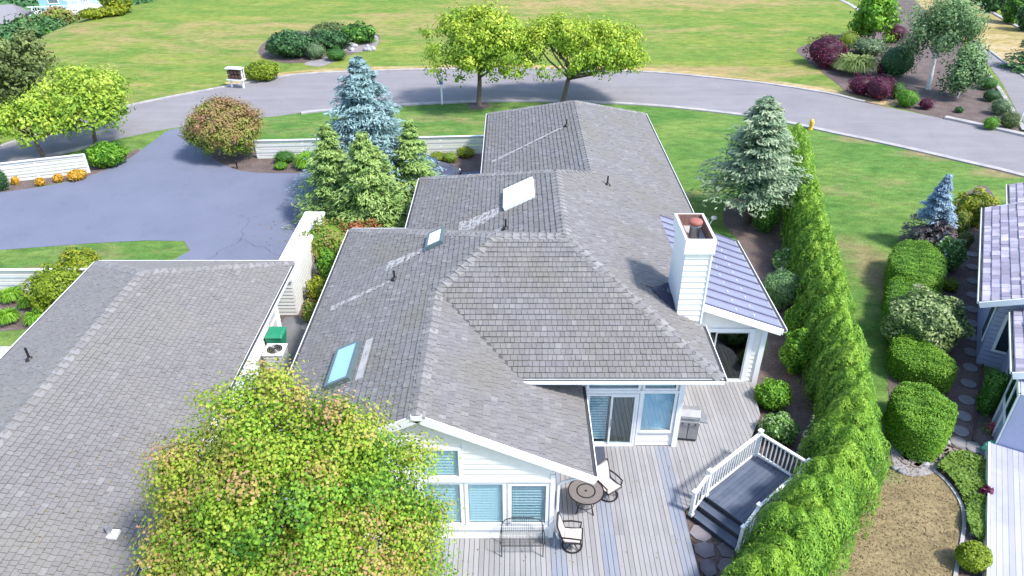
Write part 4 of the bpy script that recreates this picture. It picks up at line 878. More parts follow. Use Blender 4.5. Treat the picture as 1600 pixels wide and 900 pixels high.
rail(0, .05, .6, SL_ - .05, .05, .6, nbal=19); rail(SL_ - .05, .05, .6, SL_ - .05, SW - .05, .6, nbal=12); rail(0, SW - .05, .6, SL_ - .05, SW - .05, .6, nbal=19)
rail(-.6, .05, .18, 0, .05, .6, nbal=4); rail(-.6, SW - .05, .18, 0, SW - .05, .6, nbal=4)
for (s, t, z, h) in ((0, .05, .6, .98), (SL_ - .05, .05, .6, 1.0), (SL_ - .05, SW - .05, .6, 1.0), (0, SW - .05, .6, .98), (-.6, .05, .2, .95), (-.6, SW - .05, .2, .95)): post(s, t, z, h)
# flagstones at the foot of the steps
fs_ = thing('flagstone_path', 'irregular purple grey flagstones at the foot of the platform steps', 'path', (5.8, 12, 0))
rs = random.Random(4); yy = 9.0
while yy < 14.2:
    xx = 5.06
    while xx < 7.4:
        ww = rs.uniform(.45, .75); cx, cy = xx + ww / 2, yy + .3
        if cx < 5.1 + 2.0 and not ((Vector((cx, cy, 0)) - A0).dot(e1) > -.62 and (Vector((cx, cy, 0)) - A0).dot(e2) > -.1):
            k = rs.randint(5, 7); pl_ = [(cx + (ww / 2 - .02) * (1 + rs.uniform(-.12, .12)) * math.cos(a), cy + .30 * (1 + rs.uniform(-.12, .12)) * math.sin(a)) for a in [2 * math.pi * (j + rs.uniform(-.15, .15)) / k + .4 for j in range(k)]]
            MB().prism(pl_, .02, .05 + rs.uniform(0, .01), rs.random()).put('flagstone', M['flag'], fs_)
        xx += ww
    yy += .58

# ------------------------------------------------------------------ fences and walls of white boards
def board_fence(label, a, b, h, n, group=None, post_every=2.4, z0=0.0, name='fence', th=.03):
    a = Vector((*a, 0)); b = Vector((*b, 0)); d = b - a; ln = d.length; d.normalize(); nn = Vector((-d.y, d.x, 0)); t = thing(name, label, 'fence', tuple(a), 0, group)
    hh = h / n
    for i in range(n):
        MB().obox((a + b) / 2 + Vector((0, 0, z0 + (i + .5) * hh)) + nn * (.012 if i % 2 else -.012), d * ln / 2, nn * th / 2, Vector((0, 0, hh / 2 - .017))).put('fence_board', M['fence'], t)
    MB().obox((a + b) / 2 + Vector((0, 0, z0 + h + .02)), d * ln / 2, nn * .07, Vector((0, 0, .02))).put('top_cap', M['white'], t)
    k = max(1, int(ln / post_every))
    for i in range(k + 1): MB().obox(a + d * ln * i / k + Vector((0, 0, (z0 + h) / 2)) + nn * .05, d * .05, nn * .05, Vector((0, 0, (z0 + h) / 2))).put('post', M['white'], t)
    return t
board_fence('long white board fence behind the spruces', (-15.6, 42.2), (-1.6, 43.05), 1.15, 6)
board_fence('white board fence above the orange lilies', (-42, 34.0), (-24.9, 40.0), 1.15, 6)
board_fence('short white board fence left of the garage', (-34, 26.7), (-17.6, 26.85), 1.15, 6)
enc = thing('storage_enclosure', 'long narrow white enclosure with a flat top and slatted end beside the driveway', 'enclosure', (-9.3, 28, 0))
MB().box(-9.78, -8.84, 24.95, 31.1, 1.70, 1.82).put('flat_top', M['white'], enc); MB().box(-9.70, -8.92, 25.1, 31.0, 0, 1.70).put('body', M['soffit'], enc)
for i in range(9):
    for (xa, xb) in ((-9.73, -9.70), (-8.92, -8.89)): MB().box(xa, xb, 25.1, 31.0, .02 + i * .187, .19 + i * .187).put('side_board', M['fence'], enc)
for i in range(10): MB().obox((-9.3, 25.05, .10 + i * .165), (.40, 0, 0), (0, .030, -.012), (0, .01, .066)).put('louver', M['fence'], enc)
# side yard: cooling unit, bin, round stones
ac = thing('air_conditioner', 'pale square air conditioner with a round top fan in the side yard', 'air conditioner', (-8.72, 21.5, .03))
MB().box(-9.10, -8.34, 21.12, 21.88, .03, .10).put('pad', M['concrete'], ac); MB().box(-9.08, -8.36, 21.14, 21.86, .10, .86).put('cabinet', M['ac'], ac, bevel=.05)
tp = MB().box(-9.10, -8.34, 21.12, 21.88, .865, .91).put('top_panel', M['white'], ac, bevel=.04)
MB().lathe((-8.72, 21.5, .912), [(.28, 0), (.28, .012)], 20).put('fan_well', M['black'], ac)
fg = MB()
for r_ in (.08, .15, .22, .28): fg.ring((-8.72, 21.5, .935), r_, .006, 20, 4)
fg.put('fan_guard', M['steel'], ac)
for i in range(9): MB().box(-9.02, -8.42, 21.125, 21.14, .18 + i * .07, .21 + i * .07).put('louver', M['soffit'], ac)
bn = thing('garbage_bin', 'green lidded wheelie bin behind the air conditioner', 'bin', (-9.0, 22.45, .03))
MB().add([(-9.2, 22.2, .08), (-8.72, 22.2, .08), (-8.72, 22.7, .08), (-9.2, 22.7, .08), (-9.27, 22.12, .95), (-8.62, 22.12, .95), (-8.62, 22.8, .95), (-9.27, 22.8, .95)],
         [(0, 3, 2, 1), (4, 5, 6, 7), (0, 1, 5, 4), (1, 2, 6, 5), (2, 3, 7, 6), (3, 0, 4, 7)]).put('body', M['green_plastic'], bn, bevel=.03)
MB().add([(-9.29, 22.08, .96), (-8.60, 22.08, .96), (-8.60, 22.84, .99), (-9.29, 22.84, .99), (-9.22, 22.2, 1.05), (-8.67, 22.2, 1.05), (-8.67, 22.72, 1.07), (-9.22, 22.72, 1.07)],
         [(0, 3, 2, 1), (4, 5, 6, 7), (0, 1, 5, 4), (1, 2, 6, 5), (2, 3, 7, 6), (3, 0, 4, 7)]).put('lid', M['green_plastic'], bn, bevel=.03)
for yw in (22.25, 22.62): MB().tube([(-9.22, yw, .12), (-9.16, yw, .12)], .09, 12).put('wheel', M['rubber'], bn)
for i, (x_, y_) in enumerate(((-8.3, 24.2), (-7.9, 23.6), (-8.0, 22.9), (-7.7, 22.2), (-7.9, 21.5))):
    MB().lathe((x_, y_, .03), [(.24, 0), (.24, .02)], 14).put('stepping_stone', M['concrete']); q = bpy.data.objects['stepping_stone' if i == 0 else 'stepping_stone.%03d' % i]
    tag(q, 'round pale stepping stone in the side yard, %s from the slatted enclosure end' % ['nearest', 'second', 'third', 'fourth', 'fifth'][i], 'paver', 'round stones in the side yard')
# ------------------------------------------------------------------ deck furniture
def patio_chair(loc, rz, label):
    t = thing('patio_chair', label, 'chair', loc, rz, 'swivel patio chairs'); s_ = dict(parent=t, local=True)
    MB().ring((0, 0, .03), .27, .024, 26, 6).put('base_ring', M['bronze'], **s_)
    mb = MB()
    for k in range(4):
        a = R(45 + 90 * k); mb.tube([(.265 * math.cos(a), .265 * math.sin(a), .03), (.1 * math.cos(a), .1 * math.sin(a), .12), (0, 0, .18)], .014, 6)
    mb.tube([(0, 0, .14), (0, 0, .38)], .03, 8); mb.put('pedestal', M['bronze'], **s_)
    def sling(pts, w0, nm):
        vs = []; n = len(pts)
        for (y, z) in pts: vs += [(-w0, y, z), (0, y, z - .012), (w0, y, z)]
        k = len(vs); vs += [(x, y, z - .015) for (x, y, z) in vs]; fs = []
        for i in range(n - 1):
            for j in (0, 1): q = i * 3 + j; fs += [(q, q + 1, q + 4, q + 3), (k + q + 3, k + q + 4, k + q + 1, k + q)]
        for i in range(n - 1): q = i * 3; fs += [(q, q + 3, k + q + 3, k + q), (q + 2, k + q + 2, k + q + 5, q + 5)]
        return MB().add(vs, fs).put(nm, M['sling'], **s_)
    sling([(-.24, .435), (-.10, .42), (.06, .40), (.22, .40)], .245, 'seat')
    sling([(.23, .42), (.28, .58), (.34, .78), (.40, .96)], .245, 'backrest')
    for sx in (-1, 1):
        MB().tube([(sx * .26, -.26, .42), (sx * .26, .0, .40), (sx * .26, .23, .40), (sx * .26, .30, .60), (sx * .26, .42, 1.0)], .022, 6).put('side_frame', M['bronze'], **s_)
        MB().tube([(sx * .28, -.20, .42), (sx * .30, -.22, .62), (sx * .30, .05, .64), (sx * .28, .30, .62)], .025, 6).put('armrest', M['bronze'], **s_)
    MB().tube([(-.26, .42, 1.0), (-.15, .44, 1.03), (.15, .44, 1.03), (.26, .42, 1.0)], .022, 6).put('top_rail', M['bronze'], **s_)
    MB().tube([(-.26, -.26, .42), (.26, -.26, .42)], .022, 6).put('front_rail', M['bronze'], **s_)
    return t
patio_chair((1.66, 13.30, .30), R(84), 'cream sling swivel chair nearest the bench, its seat turned to the deck')
patio_chair((2.86, 15.10, .30), R(36), 'cream sling swivel chair behind the round table, by the patio door')
tb = thing('patio_table', 'round tile topped patio table with dark rings and splayed legs', 'table', (2.12, 14.62, .30)); kw = dict(parent=tb, local=True)
MB().lathe((0, 0, .68), [(.50, 0), (.50, .03)], 36).put('tabletop', M['tabletile'], **kw)
for r_ in (.505, .26): MB().ring((0, 0, .71), r_, .020, 36, 6).put('rim', M['bronze'], **kw)
MB().lathe((0, 0, .70), [(.03, 0), (.03, .03)], 10).put('umbrella_hole', M['black'], **kw)
for k in range(4):
    a = R(40 + 90 * k); MB().tube([(.30 * math.cos(a), .30 * math.sin(a), .67), (.24 * math.cos(a), .24 * math.sin(a), .35), (.36 * math.cos(a), .36 * math.sin(a), .0)], .018, 6).put('leg', M['bronze'], **kw)
MB().ring((0, 0, .22), .26, .012, 24, 5).put('leg_ring', M['bronze'], **kw)
bt = thing('garden_bench', 'black wire bench with an arched mesh back against the window wall', 'bench', (.28, 13.15, .30)); kw = dict(parent=bt, local=True)
for sx in (-1, 1):
    MB().tube([(sx * .56, -.22, 0), (sx * .56, -.20, .42)], .014, 6).put('leg', M['black'], **kw); MB().tube([(sx * .56, .22, 0), (sx * .56, .22, .5)], .014, 6).put('leg', M['black'], **kw)
    MB().tube([(sx * .56, -.2, .42), (sx * .60, -.22, .62), (sx * .60, 0, .64), (sx * .56, .22, .66)], .013, 6).put('armrest', M['black'], **kw)
MB().tube([(-.56, .22, .45), (-.56, .26, .74), (-.48, .28, .88), (-.28, .29, .96), (.28, .29, .96), (.48, .28, .88), (.56, .26, .74), (.56, .22, .45)], .014, 6).put('back_hoop', M['black'], **kw)
mb = MB()
for i in range(-9, 10):
    x_ = i * .058; hz = .95 if abs(x_) < .3 else .95 - (abs(x_) - .3) * .75; mb.tube([(x_, .22, .45), (x_, .285, hz)], .0035, 4, False)
for z_ in (.52, .60, .68, .76, .84, .91): hw = .55 if z_ < .8 else .55 - (z_ - .8) * 1.6; mb.tube([(-hw, .22 + (z_ - .45) * .14, z_), (hw, .22 + (z_ - .45) * .14, z_)], .0035, 4, False)
mb.put('back_mesh', M['black'], **kw)
mb = MB()
for i in range(-14, 15): mb.tube([(i * .039, -.21, .425), (i * .039, .22, .44)], .004, 4, False)
for i in range(9): mb.tube([(-.56, -.2 + i * .052, .427), (.56, -.2 + i * .052, .427)], .004, 4, False)
mb.put('seat_mesh', M['black'], **kw)
MB().tube([(-.56, -.21, .43), (.56, -.21, .43)], .014, 6).put('front_rail', M['black'], **kw)
gr = thing('gas_grill', 'stainless gas grill with a grey cabinet against the house corner', 'grill', (5.66, 17.62, .30), R(-8)); kw = dict(parent=gr, local=True)
MB().box(-.33, .33, -.26, .26, .08, .78).put('cabinet', M['bbq'], bevel=.015, **kw)
for sx in (-.165, .165): MB().box(sx - .15, sx + .15, -.275, -.262, .14, .72).put('cabinet_door', M['steel'], **kw)
MB().box(-.33, .33, -.32, -.262, .74, .86).put('control_panel', M['steel'], **kw)
for k in range(3): MB().tube([(-.2 + .2 * k, -.325, .80), (-.2 + .2 * k, -.345, .80)], .025, 10).put('knob', M['black'], **kw)
MB().add([(-.34, -.27, .86), (.34, -.27, .86), (.34, .27, .86), (-.34, .27, .86), (-.34, -.24, 1.02), (.34, -.24, 1.02), (.34, -.02, 1.16), (-.34, -.02, 1.16), (.34, .24, 1.08), (-.34, .24, 1.08)],
         [(0, 1, 5, 4), (4, 5, 6, 7), (7, 6, 8, 9), (9, 8, 2, 3), (1, 2, 8, 6, 5), (0, 4, 7, 9, 3)]).put('lid', M['steel'], bevel=.02, **kw)
MB().tube([(-.24, -.285, 1.0), (.24, -.285, 1.0)], .014, 8).put('lid_handle', M['chrome'], **kw)
for sx in (-1, 1): MB().box(min(sx * .34, sx * .58), max(sx * .34, sx * .58), -.22, .2, .80, .84).put('side_shelf', M['steel'], **kw)
for (a, b) in ((-.28, -.2), (.28, -.2), (-.28, .2), (.28, .2)): MB().tube([(a - .02, b, .04), (a + .02, b, .04)], .04, 10).put('caster', M['rubber'], **kw)

# ------------------------------------------------------------------ street furniture and small things
hy = thing('fire_hydrant', 'yellow fire hydrant on the grass by the road kerb', 'hydrant', tuple(P(1266, 202)), R(10)); kw = dict(parent=hy, local=True)
MB().lathe((0, 0, 0), [(.17, 0), (.17, .05), (.12, .06), (.12, .5), (.15, .52), (.15, .56), (.13, .6), (.09, .68), (.03, .72), (.03, .77)], 16).put('barrel', M['yellowpaint'], smooth=False, **kw)
for sx in (-1, 1): MB().tube([(sx * .1, 0, .42), (sx * .2, 0, .42)], .05, 10).put('hose_outlet', M['yellowpaint'], **kw)
MB().tube([(0, -.1, .36), (0, -.22, .36)], .07, 12).put('pumper_outlet', M['yellowpaint'], **kw)
ms = thing('mailbox_stand', 'white framed stand holding rows of dark mailboxes beside the road', 'mailboxes', tuple(P(372, 137)), R(-12)); kw = dict(parent=ms, local=True)
for sx in (-.5, .5): MB().box(sx - .06, sx + .06, -.06, .06, 0, 1.45).put('post', M['white'], **kw)
MB().box(-.68, .68, -.28, .28, .62, .70).put('shelf', M['white'], **kw); MB().box(-.62, .62, .22, .27, .7, 1.5).put('back_panel', M['white'], **kw); MB().box(-.68, .68, -.3, .32, 1.5, 1.56).put('roof', M['white'], **kw)
for j in range(2):
    for i in range(4): MB().box(-.56 + i * .29, -.32 + i * .29, -.24, .2, .74 + j * .36, 1.02 + j * .36).put('mailbox', M['brown'], bevel=.03, **kw)
sp = thing('sign_post', 'slim white post with a small blue plate in the lawn behind the house', 'sign', tuple(P(691, 163)), 0); kw = dict(parent=sp, local=True)
MB().box(-.06, .06, -.05, .05, 0, 1.85).put('post', M['white'], **kw); MB().box(-.13, .13, -.08, -.052, 1.5, 1.72).put('plate', M['blue'], **kw); MB().box(-.09, .09, -.08, .08, 1.85, 1.9).put('post_cap', M['white'], **kw)
lp = thing('garden_lamp', 'white garden lamp on a curved stake in the lawn behind the chimney', 'lamp', tuple(P(1108, 352)), R(15)); kw = dict(parent=lp, local=True)
MB().tube([(0, 0, 0), (-.1, 0, .35), (-.32, 0, .52), (-.55, 0, .56)], .02, 6).put('stake', M['white'], **kw)
MB().tube([(0, 0, .0), (.14, 0, .28), (.2, 0, .34)], .03, 6).put('arm', M['white'], **kw); MB().lathe((.22, 0, .34), [(.05, 0), (.17, .03), (.13, .11), (.03, .16)], 14).put('lamp_shade', M['white'], smooth=True, **kw)
bl = thing('bollard', 'short black bollard light in the bark bed by the driveway', 'light', tuple(P(371, 264)), 0); MB().lathe((0, 0, 0), [(.05, 0), (.05, .45), (.09, .47), (.09, .52), (.02, .56)], 10).put('column', M['black'], bl, local=True)
up = thing('utility_pole', 'dark slim pole at the edge of the beige grass', 'pole', tuple(P(1518, 10)), 0); MB().tube([(0, 0, 0), (0, 0, 7)], .12, 8).put('pole', M['darkbark'], up, local=True)
sg_ = thing('road_sign', 'white road sign post at the side road kerb', 'sign', tuple(P(1594, 190)), 0); MB().tube([(0, 0, 0), (0, 0, 2.2)], .05, 8).put('post', M['white'], sg_, local=True); MB().box(-.02, .02, -.3, .3, 1.6, 2.2).put('plate', M['blue'], sg_, local=True)
sp2 = thing('irrigation_marker', 'small white upright marker in the bark left of the driveway', 'marker', tuple(P(3, 290)), 0); MB().tube([(0, 0, 0), (0, 0, .5)], .12, 8).put('post', M['white'], sp2, local=True)
gt_ = thing('garden_tub', 'crumpled mint green plastic sheet by the round pavers and the lilac deck', 'plastic sheet', tuple(P(1546, 704)), R(20)); 
mb = MB().ellipsoid((0, 0, .12), .36, .2, .2, 16, 8, -.5, .16); mb.put('sheet', M['mint_plastic'], gt_, local=True)
fl_ = thing('flowering_plant', 'bright pink flowering plant in the brick bed by the bay', 'flowers', tuple(P(1551, 676)), 0)
rk = thing('garden_ornament', 'pair of pale and dark stones beside the round golden shrub', 'stones', tuple(P(1528, 838)), 0)
for (a, b, r_) in ((-.15, .02, .11), (.02, .05, .14), (.2, .0, .10)): MB().ellipsoid((a, b, .06), r_, r_ * .8, r_ * .7, 10, 6, -.4, .12).put('stone', M['stone'], rk, local=True)
for i, (px, py) in enumerate(((1416, 700), (1460, 697), (1398, 733), (1478, 693), (1408, 738), (1446, 727))):
    b = MB().ellipsoid((0, 0, .05), .13, .10, .09, 9, 6, -.4, .15); b.t = [.9 - .1 * i] * len(b.v); o = b.put('rock', M['stone']); o.location = P(px, py)
    tag(o, ['white rock at the left foot of the big clipped hedge block', 'dark topped rock under the right of the big clipped hedge block', 'small pale rock where parched lawn meets dirt path', 'pale rock at the edge of the paver strip', 'flat rock just below the pale one at the path edge', 'lone grey rock in the middle of the dirt path'][i], 'rock', 'rocks on the dirt path')
# bricks lying on the dirt path
bp = thing('brick_path', 'scattered weathered bricks set in the dirt path below the hedge block', 'path', tuple(P(1440, 718)))
rs = random.Random(9)
for i in range(38):
    p = P(1412 + rs.random() * 92, 698 + rs.random() * 26 + 4); a = rs.random() * .6 + .3
    MB().obox(p + Vector((0, 0, .035)), Vector((math.cos(a), math.sin(a), 0)) * .12, Vector((-math.sin(a), math.cos(a), 0)) * .075, (0, 0, .018), rs.random()).put('brick', M['brick'], bp)
# round pavers of the strip beside the neighbour
ps = [(1519, 398), (1519, 418), (1520, 440), (1520, 462), (1519, 484), (1518, 506), (1518, 528), (1517, 551), (1515, 575), (1513, 600), (1510, 626), (1505, 651), (1500, 674), (1497, 692), (1521, 700), (1544, 709), (1561, 722), (1519, 680), (1522, 655)][:17]
first = None
ORD = ['first', 'second', 'third', 'fourth', 'fifth', 'sixth', 'seventh', 'eighth', 'ninth', 'tenth', 'eleventh', 'twelfth', 'thirteenth', 'fourteenth', 'fifteenth', 'sixteenth', 'seventeenth']
for i, (px, py) in enumerate(ps):
    if first is None:
        first = MB().lathe((0, 0, 0), [(.25, 0), (.27, .03), (.25, .055)], 18).put('round_paver', M['paver']); o = first
    else: o = first.copy(); C.objects.link(o)
    o.location = P(px, py, .012); o.rotation_euler = (0, 0, i)
    tag(o, 'round grey paver along the lilac house, %s from the roof end of the row' % ORD[i], 'paver', 'round pavers beside the lilac house')
ee = [g2(*p) for p in ((1546, 395), (1545, 500), (1531, 600), (1520, 690))]
strip('bed_edging', ee, -.03, .03, 0, .07, M['brown'], 'brown timber edging along the round pavers')
strip('bed_edging', [g2(*p) for p in ((1478, 696), (1520, 712), (1562, 734))], -.03, .03, 0, .07, M['brown'], 'brown timber edging between pavers and ground cover')

# ---- parked car half hidden behind the spruces
car = thing('parked_car', 'dark blue grey car parked behind the conifers, its hood towards the house', 'car', (-5.3, 38.9, .016), R(-14)); kw = dict(parent=car, local=True)
def carsec(st_, hw):
    vs = []; n = None; fs = []
    for (x_, prof) in st_:
        n = len(prof)
        for (y, z) in prof: vs.append((x_, y, z))
    for i in range(len(st_) - 1):
        for k in range(n): fs.append((i * n + k, i * n + (k + 1) % n, (i + 1) * n + (k + 1) % n, (i + 1) * n + k))
    fs.append(tuple(range(n - 1, -1, -1))); fs.append(tuple((len(st_) - 1) * n + k for k in range(n)))
    return MB().add(vs, fs)
def sec(x_, w_, zb, zs, zt, wt): return (x_, [(-w_, zb), (w_, zb), (w_ + .02, zs), (w_ - .03, zs + .08), (wt, zt), (0, zt + .03), (-wt, zt), (-w_ + .03, zs + .08), (-w_ - .02, zs)])
carsec([sec(-2.25, .72, .35, .62, .86, .60), sec(-2.1, .84, .28, .66, .98, .72), sec(-1.2, .88, .22, .70, 1.02, .78), sec(0, .89, .2, .70, 1.0, .80), sec(.9, .89, .22, .68, .98, .78), sec(1.7, .87, .25, .62, .88, .72), sec(2.15, .80, .3, .55, .74, .62), sec(2.32, .66, .36, .48, .60, .5)], 0).put('body', M['carpaint'], smooth=True, bevel=.0, **kw)
carsec([(-1.95, [(-.70, .95), (.70, .95), (.62, 1.0), (-.62, 1.0)]), (-1.35, [(-.76, .97), (.76, .97), (.60, 1.38), (-.60, 1.38)]), (-.6, [(-.78, .98), (.78, .98), (.62, 1.46), (-.62, 1.46)]), (.15, [(-.78, .98), (.78, .98), (.60, 1.42), (-.60, 1.42)]), (.95, [(-.76, .95), (.76, .95), (.70, 1.0), (-.70, 1.0)])], 0).put('cabin_glass', M['carglass'], **kw)
MB().box(-1.3, .05, -.60, .60, 1.40, 1.475).put('roof', M['carpaint'], bevel=.03, **kw)
for (x_, s_) in ((1.4, 1), (1.4, -1), (-1.4, 1), (-1.4, -1)):
    wl = MB().tube([(x_, s_ * .70, .32), (x_, s_ * .90, .32)], .33, 20).put('wheel', M['rubber'], **kw)
    MB().tube([(x_, s_ * .89, .32), (x_, s_ * .915, .32)], .2, 14).put('rim', M['chrome'], wl, local=True)
for s_ in (-1, 1):
    MB().ellipsoid((2.16, s_ * .6, .62), .12, .16, .07, 10, 6).put('headlight', M['lens'], **kw); MB().ellipsoid((.7, s_ * .98, 1.0), .1, .1, .08, 8, 5).put('mirror', M['carpaint'], **kw)
MB().box(2.28, 2.34, -.4, .4, .42, .56).put('grille', M['black'], **kw)
for y_ in (-.3, .3): MB().tube([(1.0, y_, 1.0), (.85, y_ + .35, 1.05)], .012, 5).put('wiper', M['black'], **kw)

# ---- far houses at the upper left
def far_house(label, px, py, Y, w_, d_, h_, wallm, roofm, rz=0.0, deckside=False):
    p = PY(px, py, Y); t = thing('far_house', label, 'house', (p.x, Y, p.z), rz); kw = dict(parent=t, local=True)
    MB().box(-w_ / 2, w_ / 2, 0, d_, -3, h_).put('wall', M[wallm], **kw)
    e = .6; MB().add([(-w_ / 2 - e, -e, h_), (w_ / 2 + e, -e, h_), (w_ / 2 + e, d_ + e, h_), (-w_ / 2 - e, d_ + e, h_), (-w_ / 2 + 1, d_ / 2, h_ + d_ * .28), (w_ / 2 - 1, d_ / 2, h_ + d_ * .28)],
                     [(0, 1, 5, 4), (2, 3, 4, 5), (1, 2, 5), (3, 0, 4), (3, 2, 1, 0)]).put('roof', M[roofm], **kw)
    n = max(2, int(w_ / 2.6))
    for i in range(n):
        x_ = -w_ / 2 + (i + .5) * w_ / n
        for z_ in ((.6, 2.0), (3.4, 4.8))[: 2 if h_ > 4 else 1]:
            f = MB().box(x_ - .65, x_ + .65, -.06, 0, z_[0] - .1, z_[1] + .1).put('window', M['white'], **kw); MB().box(x_ - .55, x_ + .55, -.08, -.061, z_[0], z_[1]).put('pane', M['skyframe'], f, local=True)
    if deckside:
        MB().box(-w_ / 2 - .5, w_ / 2 + .5, -3.2, -.1, 2.4, 2.6).put('balcony_floor', M['white'], **kw)
        for i in range(5): x_ = -w_ / 2 + i * w_ / 4; MB().box(x_ - .1, x_ + .1, -3.15, -2.95, -2, 3.6).put('balcony_post', M['white'], **kw)
        MB().box(-w_ / 2 - .5, w_ / 2 + .5, -3.2, -3.1, 3.5, 3.62).put('balcony_rail', M['white'], **kw)
        for i in range(24): x_ = -w_ / 2 + i * w_ / 23; MB().box(x_ - .03, x_ + .03, -3.17, -3.13, 2.6, 3.5).put('baluster', M['white'], **kw)
    return t
far_house('far teal house with a white balcony at the top of the field', 120, 46, 100, 7, 8, 5.6, 'teal', 'farroof', R(14), True)
far_house('far cream house with a small white balcony behind the golden bushes', 163, 36, 102, 5, 8, 5.4, 'white', 'farroof', R(8), True)
far_house('far grey roofed house with a white gable beyond the field edge', -20, 66, 96, 9, 6, 2.2, 'white', 'farroof', R(20), False)

# ------------------------------------------------------------------ planting
def leaf_object(name, arr, mat, parent, core=None):
    """many small leaf faces: arr = position, facing, length, aspect, tint, (optional) long axis"""
    pos_, nr, size, asp, tint, axis = arr; n = len(pos_)
    nr = nr / (np.linalg.norm(nr, axis=1, keepdims=True) + 1e-9)
    if axis is None: axis = rng.normal(size=(n, 3))
    a = axis - nr * np.sum(axis * nr, 1, keepdims=True); a /= (np.linalg.norm(a, axis=1, keepdims=True) + 1e-9)
    b = np.cross(nr, a); s = size[:, None]; sa = (size * asp)[:, None]
    v = np.stack([pos_ - a * s * .5, pos_ + b * sa * .5 - nr * s * .06, pos_ + a * s * .5, pos_ - b * sa * .5 - nr * s * .06], 1).reshape(-1, 3)
    t = np.repeat(np.clip(tint, 0, 1), 4)
    nv = 4 * n; faces_n = n; cv = np.zeros((0, 3)); cf = []
    if core is not None:
        cv = np.array(core.v); cf = core.f; t = np.concatenate([t, np.full(len(cv), .12)])
    me = bpy.data.meshes.new(name); allv = np.concatenate([v, cv]) if len(cv) else v
    me.vertices.add(len(allv)); me.vertices.foreach_set('co', allv.astype(np.float32).ravel())
    loops = np.arange(nv, dtype=np.int32); starts = np.arange(n, dtype=np.int32) * 4
    if cf:
        cl = [i + nv for f in cf for i in f]; ls = []; acc = nv
        for f in cf: ls.append(acc); acc += len(f)
        loops = np.concatenate([loops, np.array(cl, dtype=np.int32)]); starts = np.concatenate([starts, np.array(ls, dtype=np.int32)])
    me.loops.add(len(loops)); me.loops.foreach_set('vertex_index', loops); me.polygons.add(len(starts)); me.polygons.foreach_set('loop_start', starts)
    me.materials.append(mat); me.update(calc_edges=True)
    at = me.attributes.new('tint', 'FLOAT', 'POINT'); at.data.foreach_set('value', t.astype(np.float32))
    o = bpy.data.objects.new(name, me); C.objects.link(o)
    if parent is not None: o.parent = parent
    return o
def rnd(*s): return rng.random(s)
def sphere_dirs(n):
    v = rng.normal(size=(n, 3)); return v / np.linalg.norm(v, axis=1, keepdims=True)
def crown(c, rx, ry, rz, ncl, nlf, clr, size, flat=.7, inner=.5, asp=.6, lowcut=-.6, tipb=.35, lump=.18, lobes=8):
    """leaf clumps spread through an uneven crown; returns leaves and the clump centres"""
    d = sphere_dirs(ncl * 3); d = d[d[:, 2] > lowcut][:ncl]; k = inner + (1 - inner) * rnd(len(d)) ** .45
    ang = np.arctan2(d[:, 1], d[:, 0]); k = k * (1 + lump * np.sin(ang * 3 + rng.random() * 6) * np.cos(d[:, 2] * 4 + 1))
    cc = np.array(c) + d * k[:, None] * np.array([rx, ry, rz]); n = len(cc)
    if isinstance(lobes, int) and lobes:
        ld = sphere_dirs(lobes * 4); ld = ld[ld[:, 2] > max(lowcut, -.45)][:lobes]; lk = .52 + .16 * rnd(len(ld)); lr = .40 + .22 * rnd(len(ld)); li = rng.integers(0, len(ld), n)
        cc2 = np.array(c) + (ld[li] * lk[li][:, None] + d * (lr[li] * (.55 + .45 * rnd(n)))[:, None]) * np.array([rx, ry, rz]); keep = rnd(n) < .8; cc[keep] = cc2[keep]
    elif not isinstance(lobes, int):
        lc = np.array([l_[:3] for l_ in lobes]); lr = np.array([l_[3] for l_ in lobes]); li = rng.choice(len(lobes), n, p=lr ** 2 / (lr ** 2).sum()); cc = lc[li] + d * (lr[li] * (.5 + .5 * rnd(n) ** .5))[:, None] * np.array([1, 1, .85])
    lob_t = np.array([l_[4] for l_ in lobes])[li] if not isinstance(lobes, int) else 0.0
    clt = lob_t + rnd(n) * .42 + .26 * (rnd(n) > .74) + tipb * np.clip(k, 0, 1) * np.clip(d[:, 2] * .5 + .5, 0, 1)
    q = rng.normal(size=(n, nlf, 3)) * np.array([1, 1, flat]) * clr * .55; pos_ = (cc[:, None, :] + q).reshape(-1, 3)
    out = (d[:, None, :] * .6 + q / clr * 1.3 + np.array([0, 0, .45]) + rng.normal(size=(n, nlf, 3)) * .45).reshape(-1, 3)
    ti = (clt[:, None] + rng.normal(size=(n, nlf)) * .095 + .12 * q[:, :, 2] / clr).ravel()
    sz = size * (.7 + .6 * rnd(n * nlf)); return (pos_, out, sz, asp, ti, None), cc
def trunk(parent, base, top, r0, limbs, mat='bark', r1=.4):
    mb = MB(); b = Vector(base); t = Vector(top); m = b.lerp(t, .5) + Vector((random.uniform(-.1, .1), random.uniform(-.1, .1), 0)) * (t - b).length * .4
    mb.tube([b - Vector((0, 0, .1)), b + Vector((0, 0, .12)), m, t], [r0 * 1.5, r0, r0 * .8, r0 * r1], 9)
    for l_ in limbs:
        l_ = Vector([float(x_) for x_ in l_]); s_ = b.lerp(t, random.uniform(.55, .98)); q = s_.lerp(l_, .5) + Vector((0, 0, -.08 * (l_ - s_).length)); mb.tube([s_, q, l_], [r0 * .5, r0 * .32, r0 * .1], 6)
    return mb.put('trunk', M[mat], parent, smooth=True)
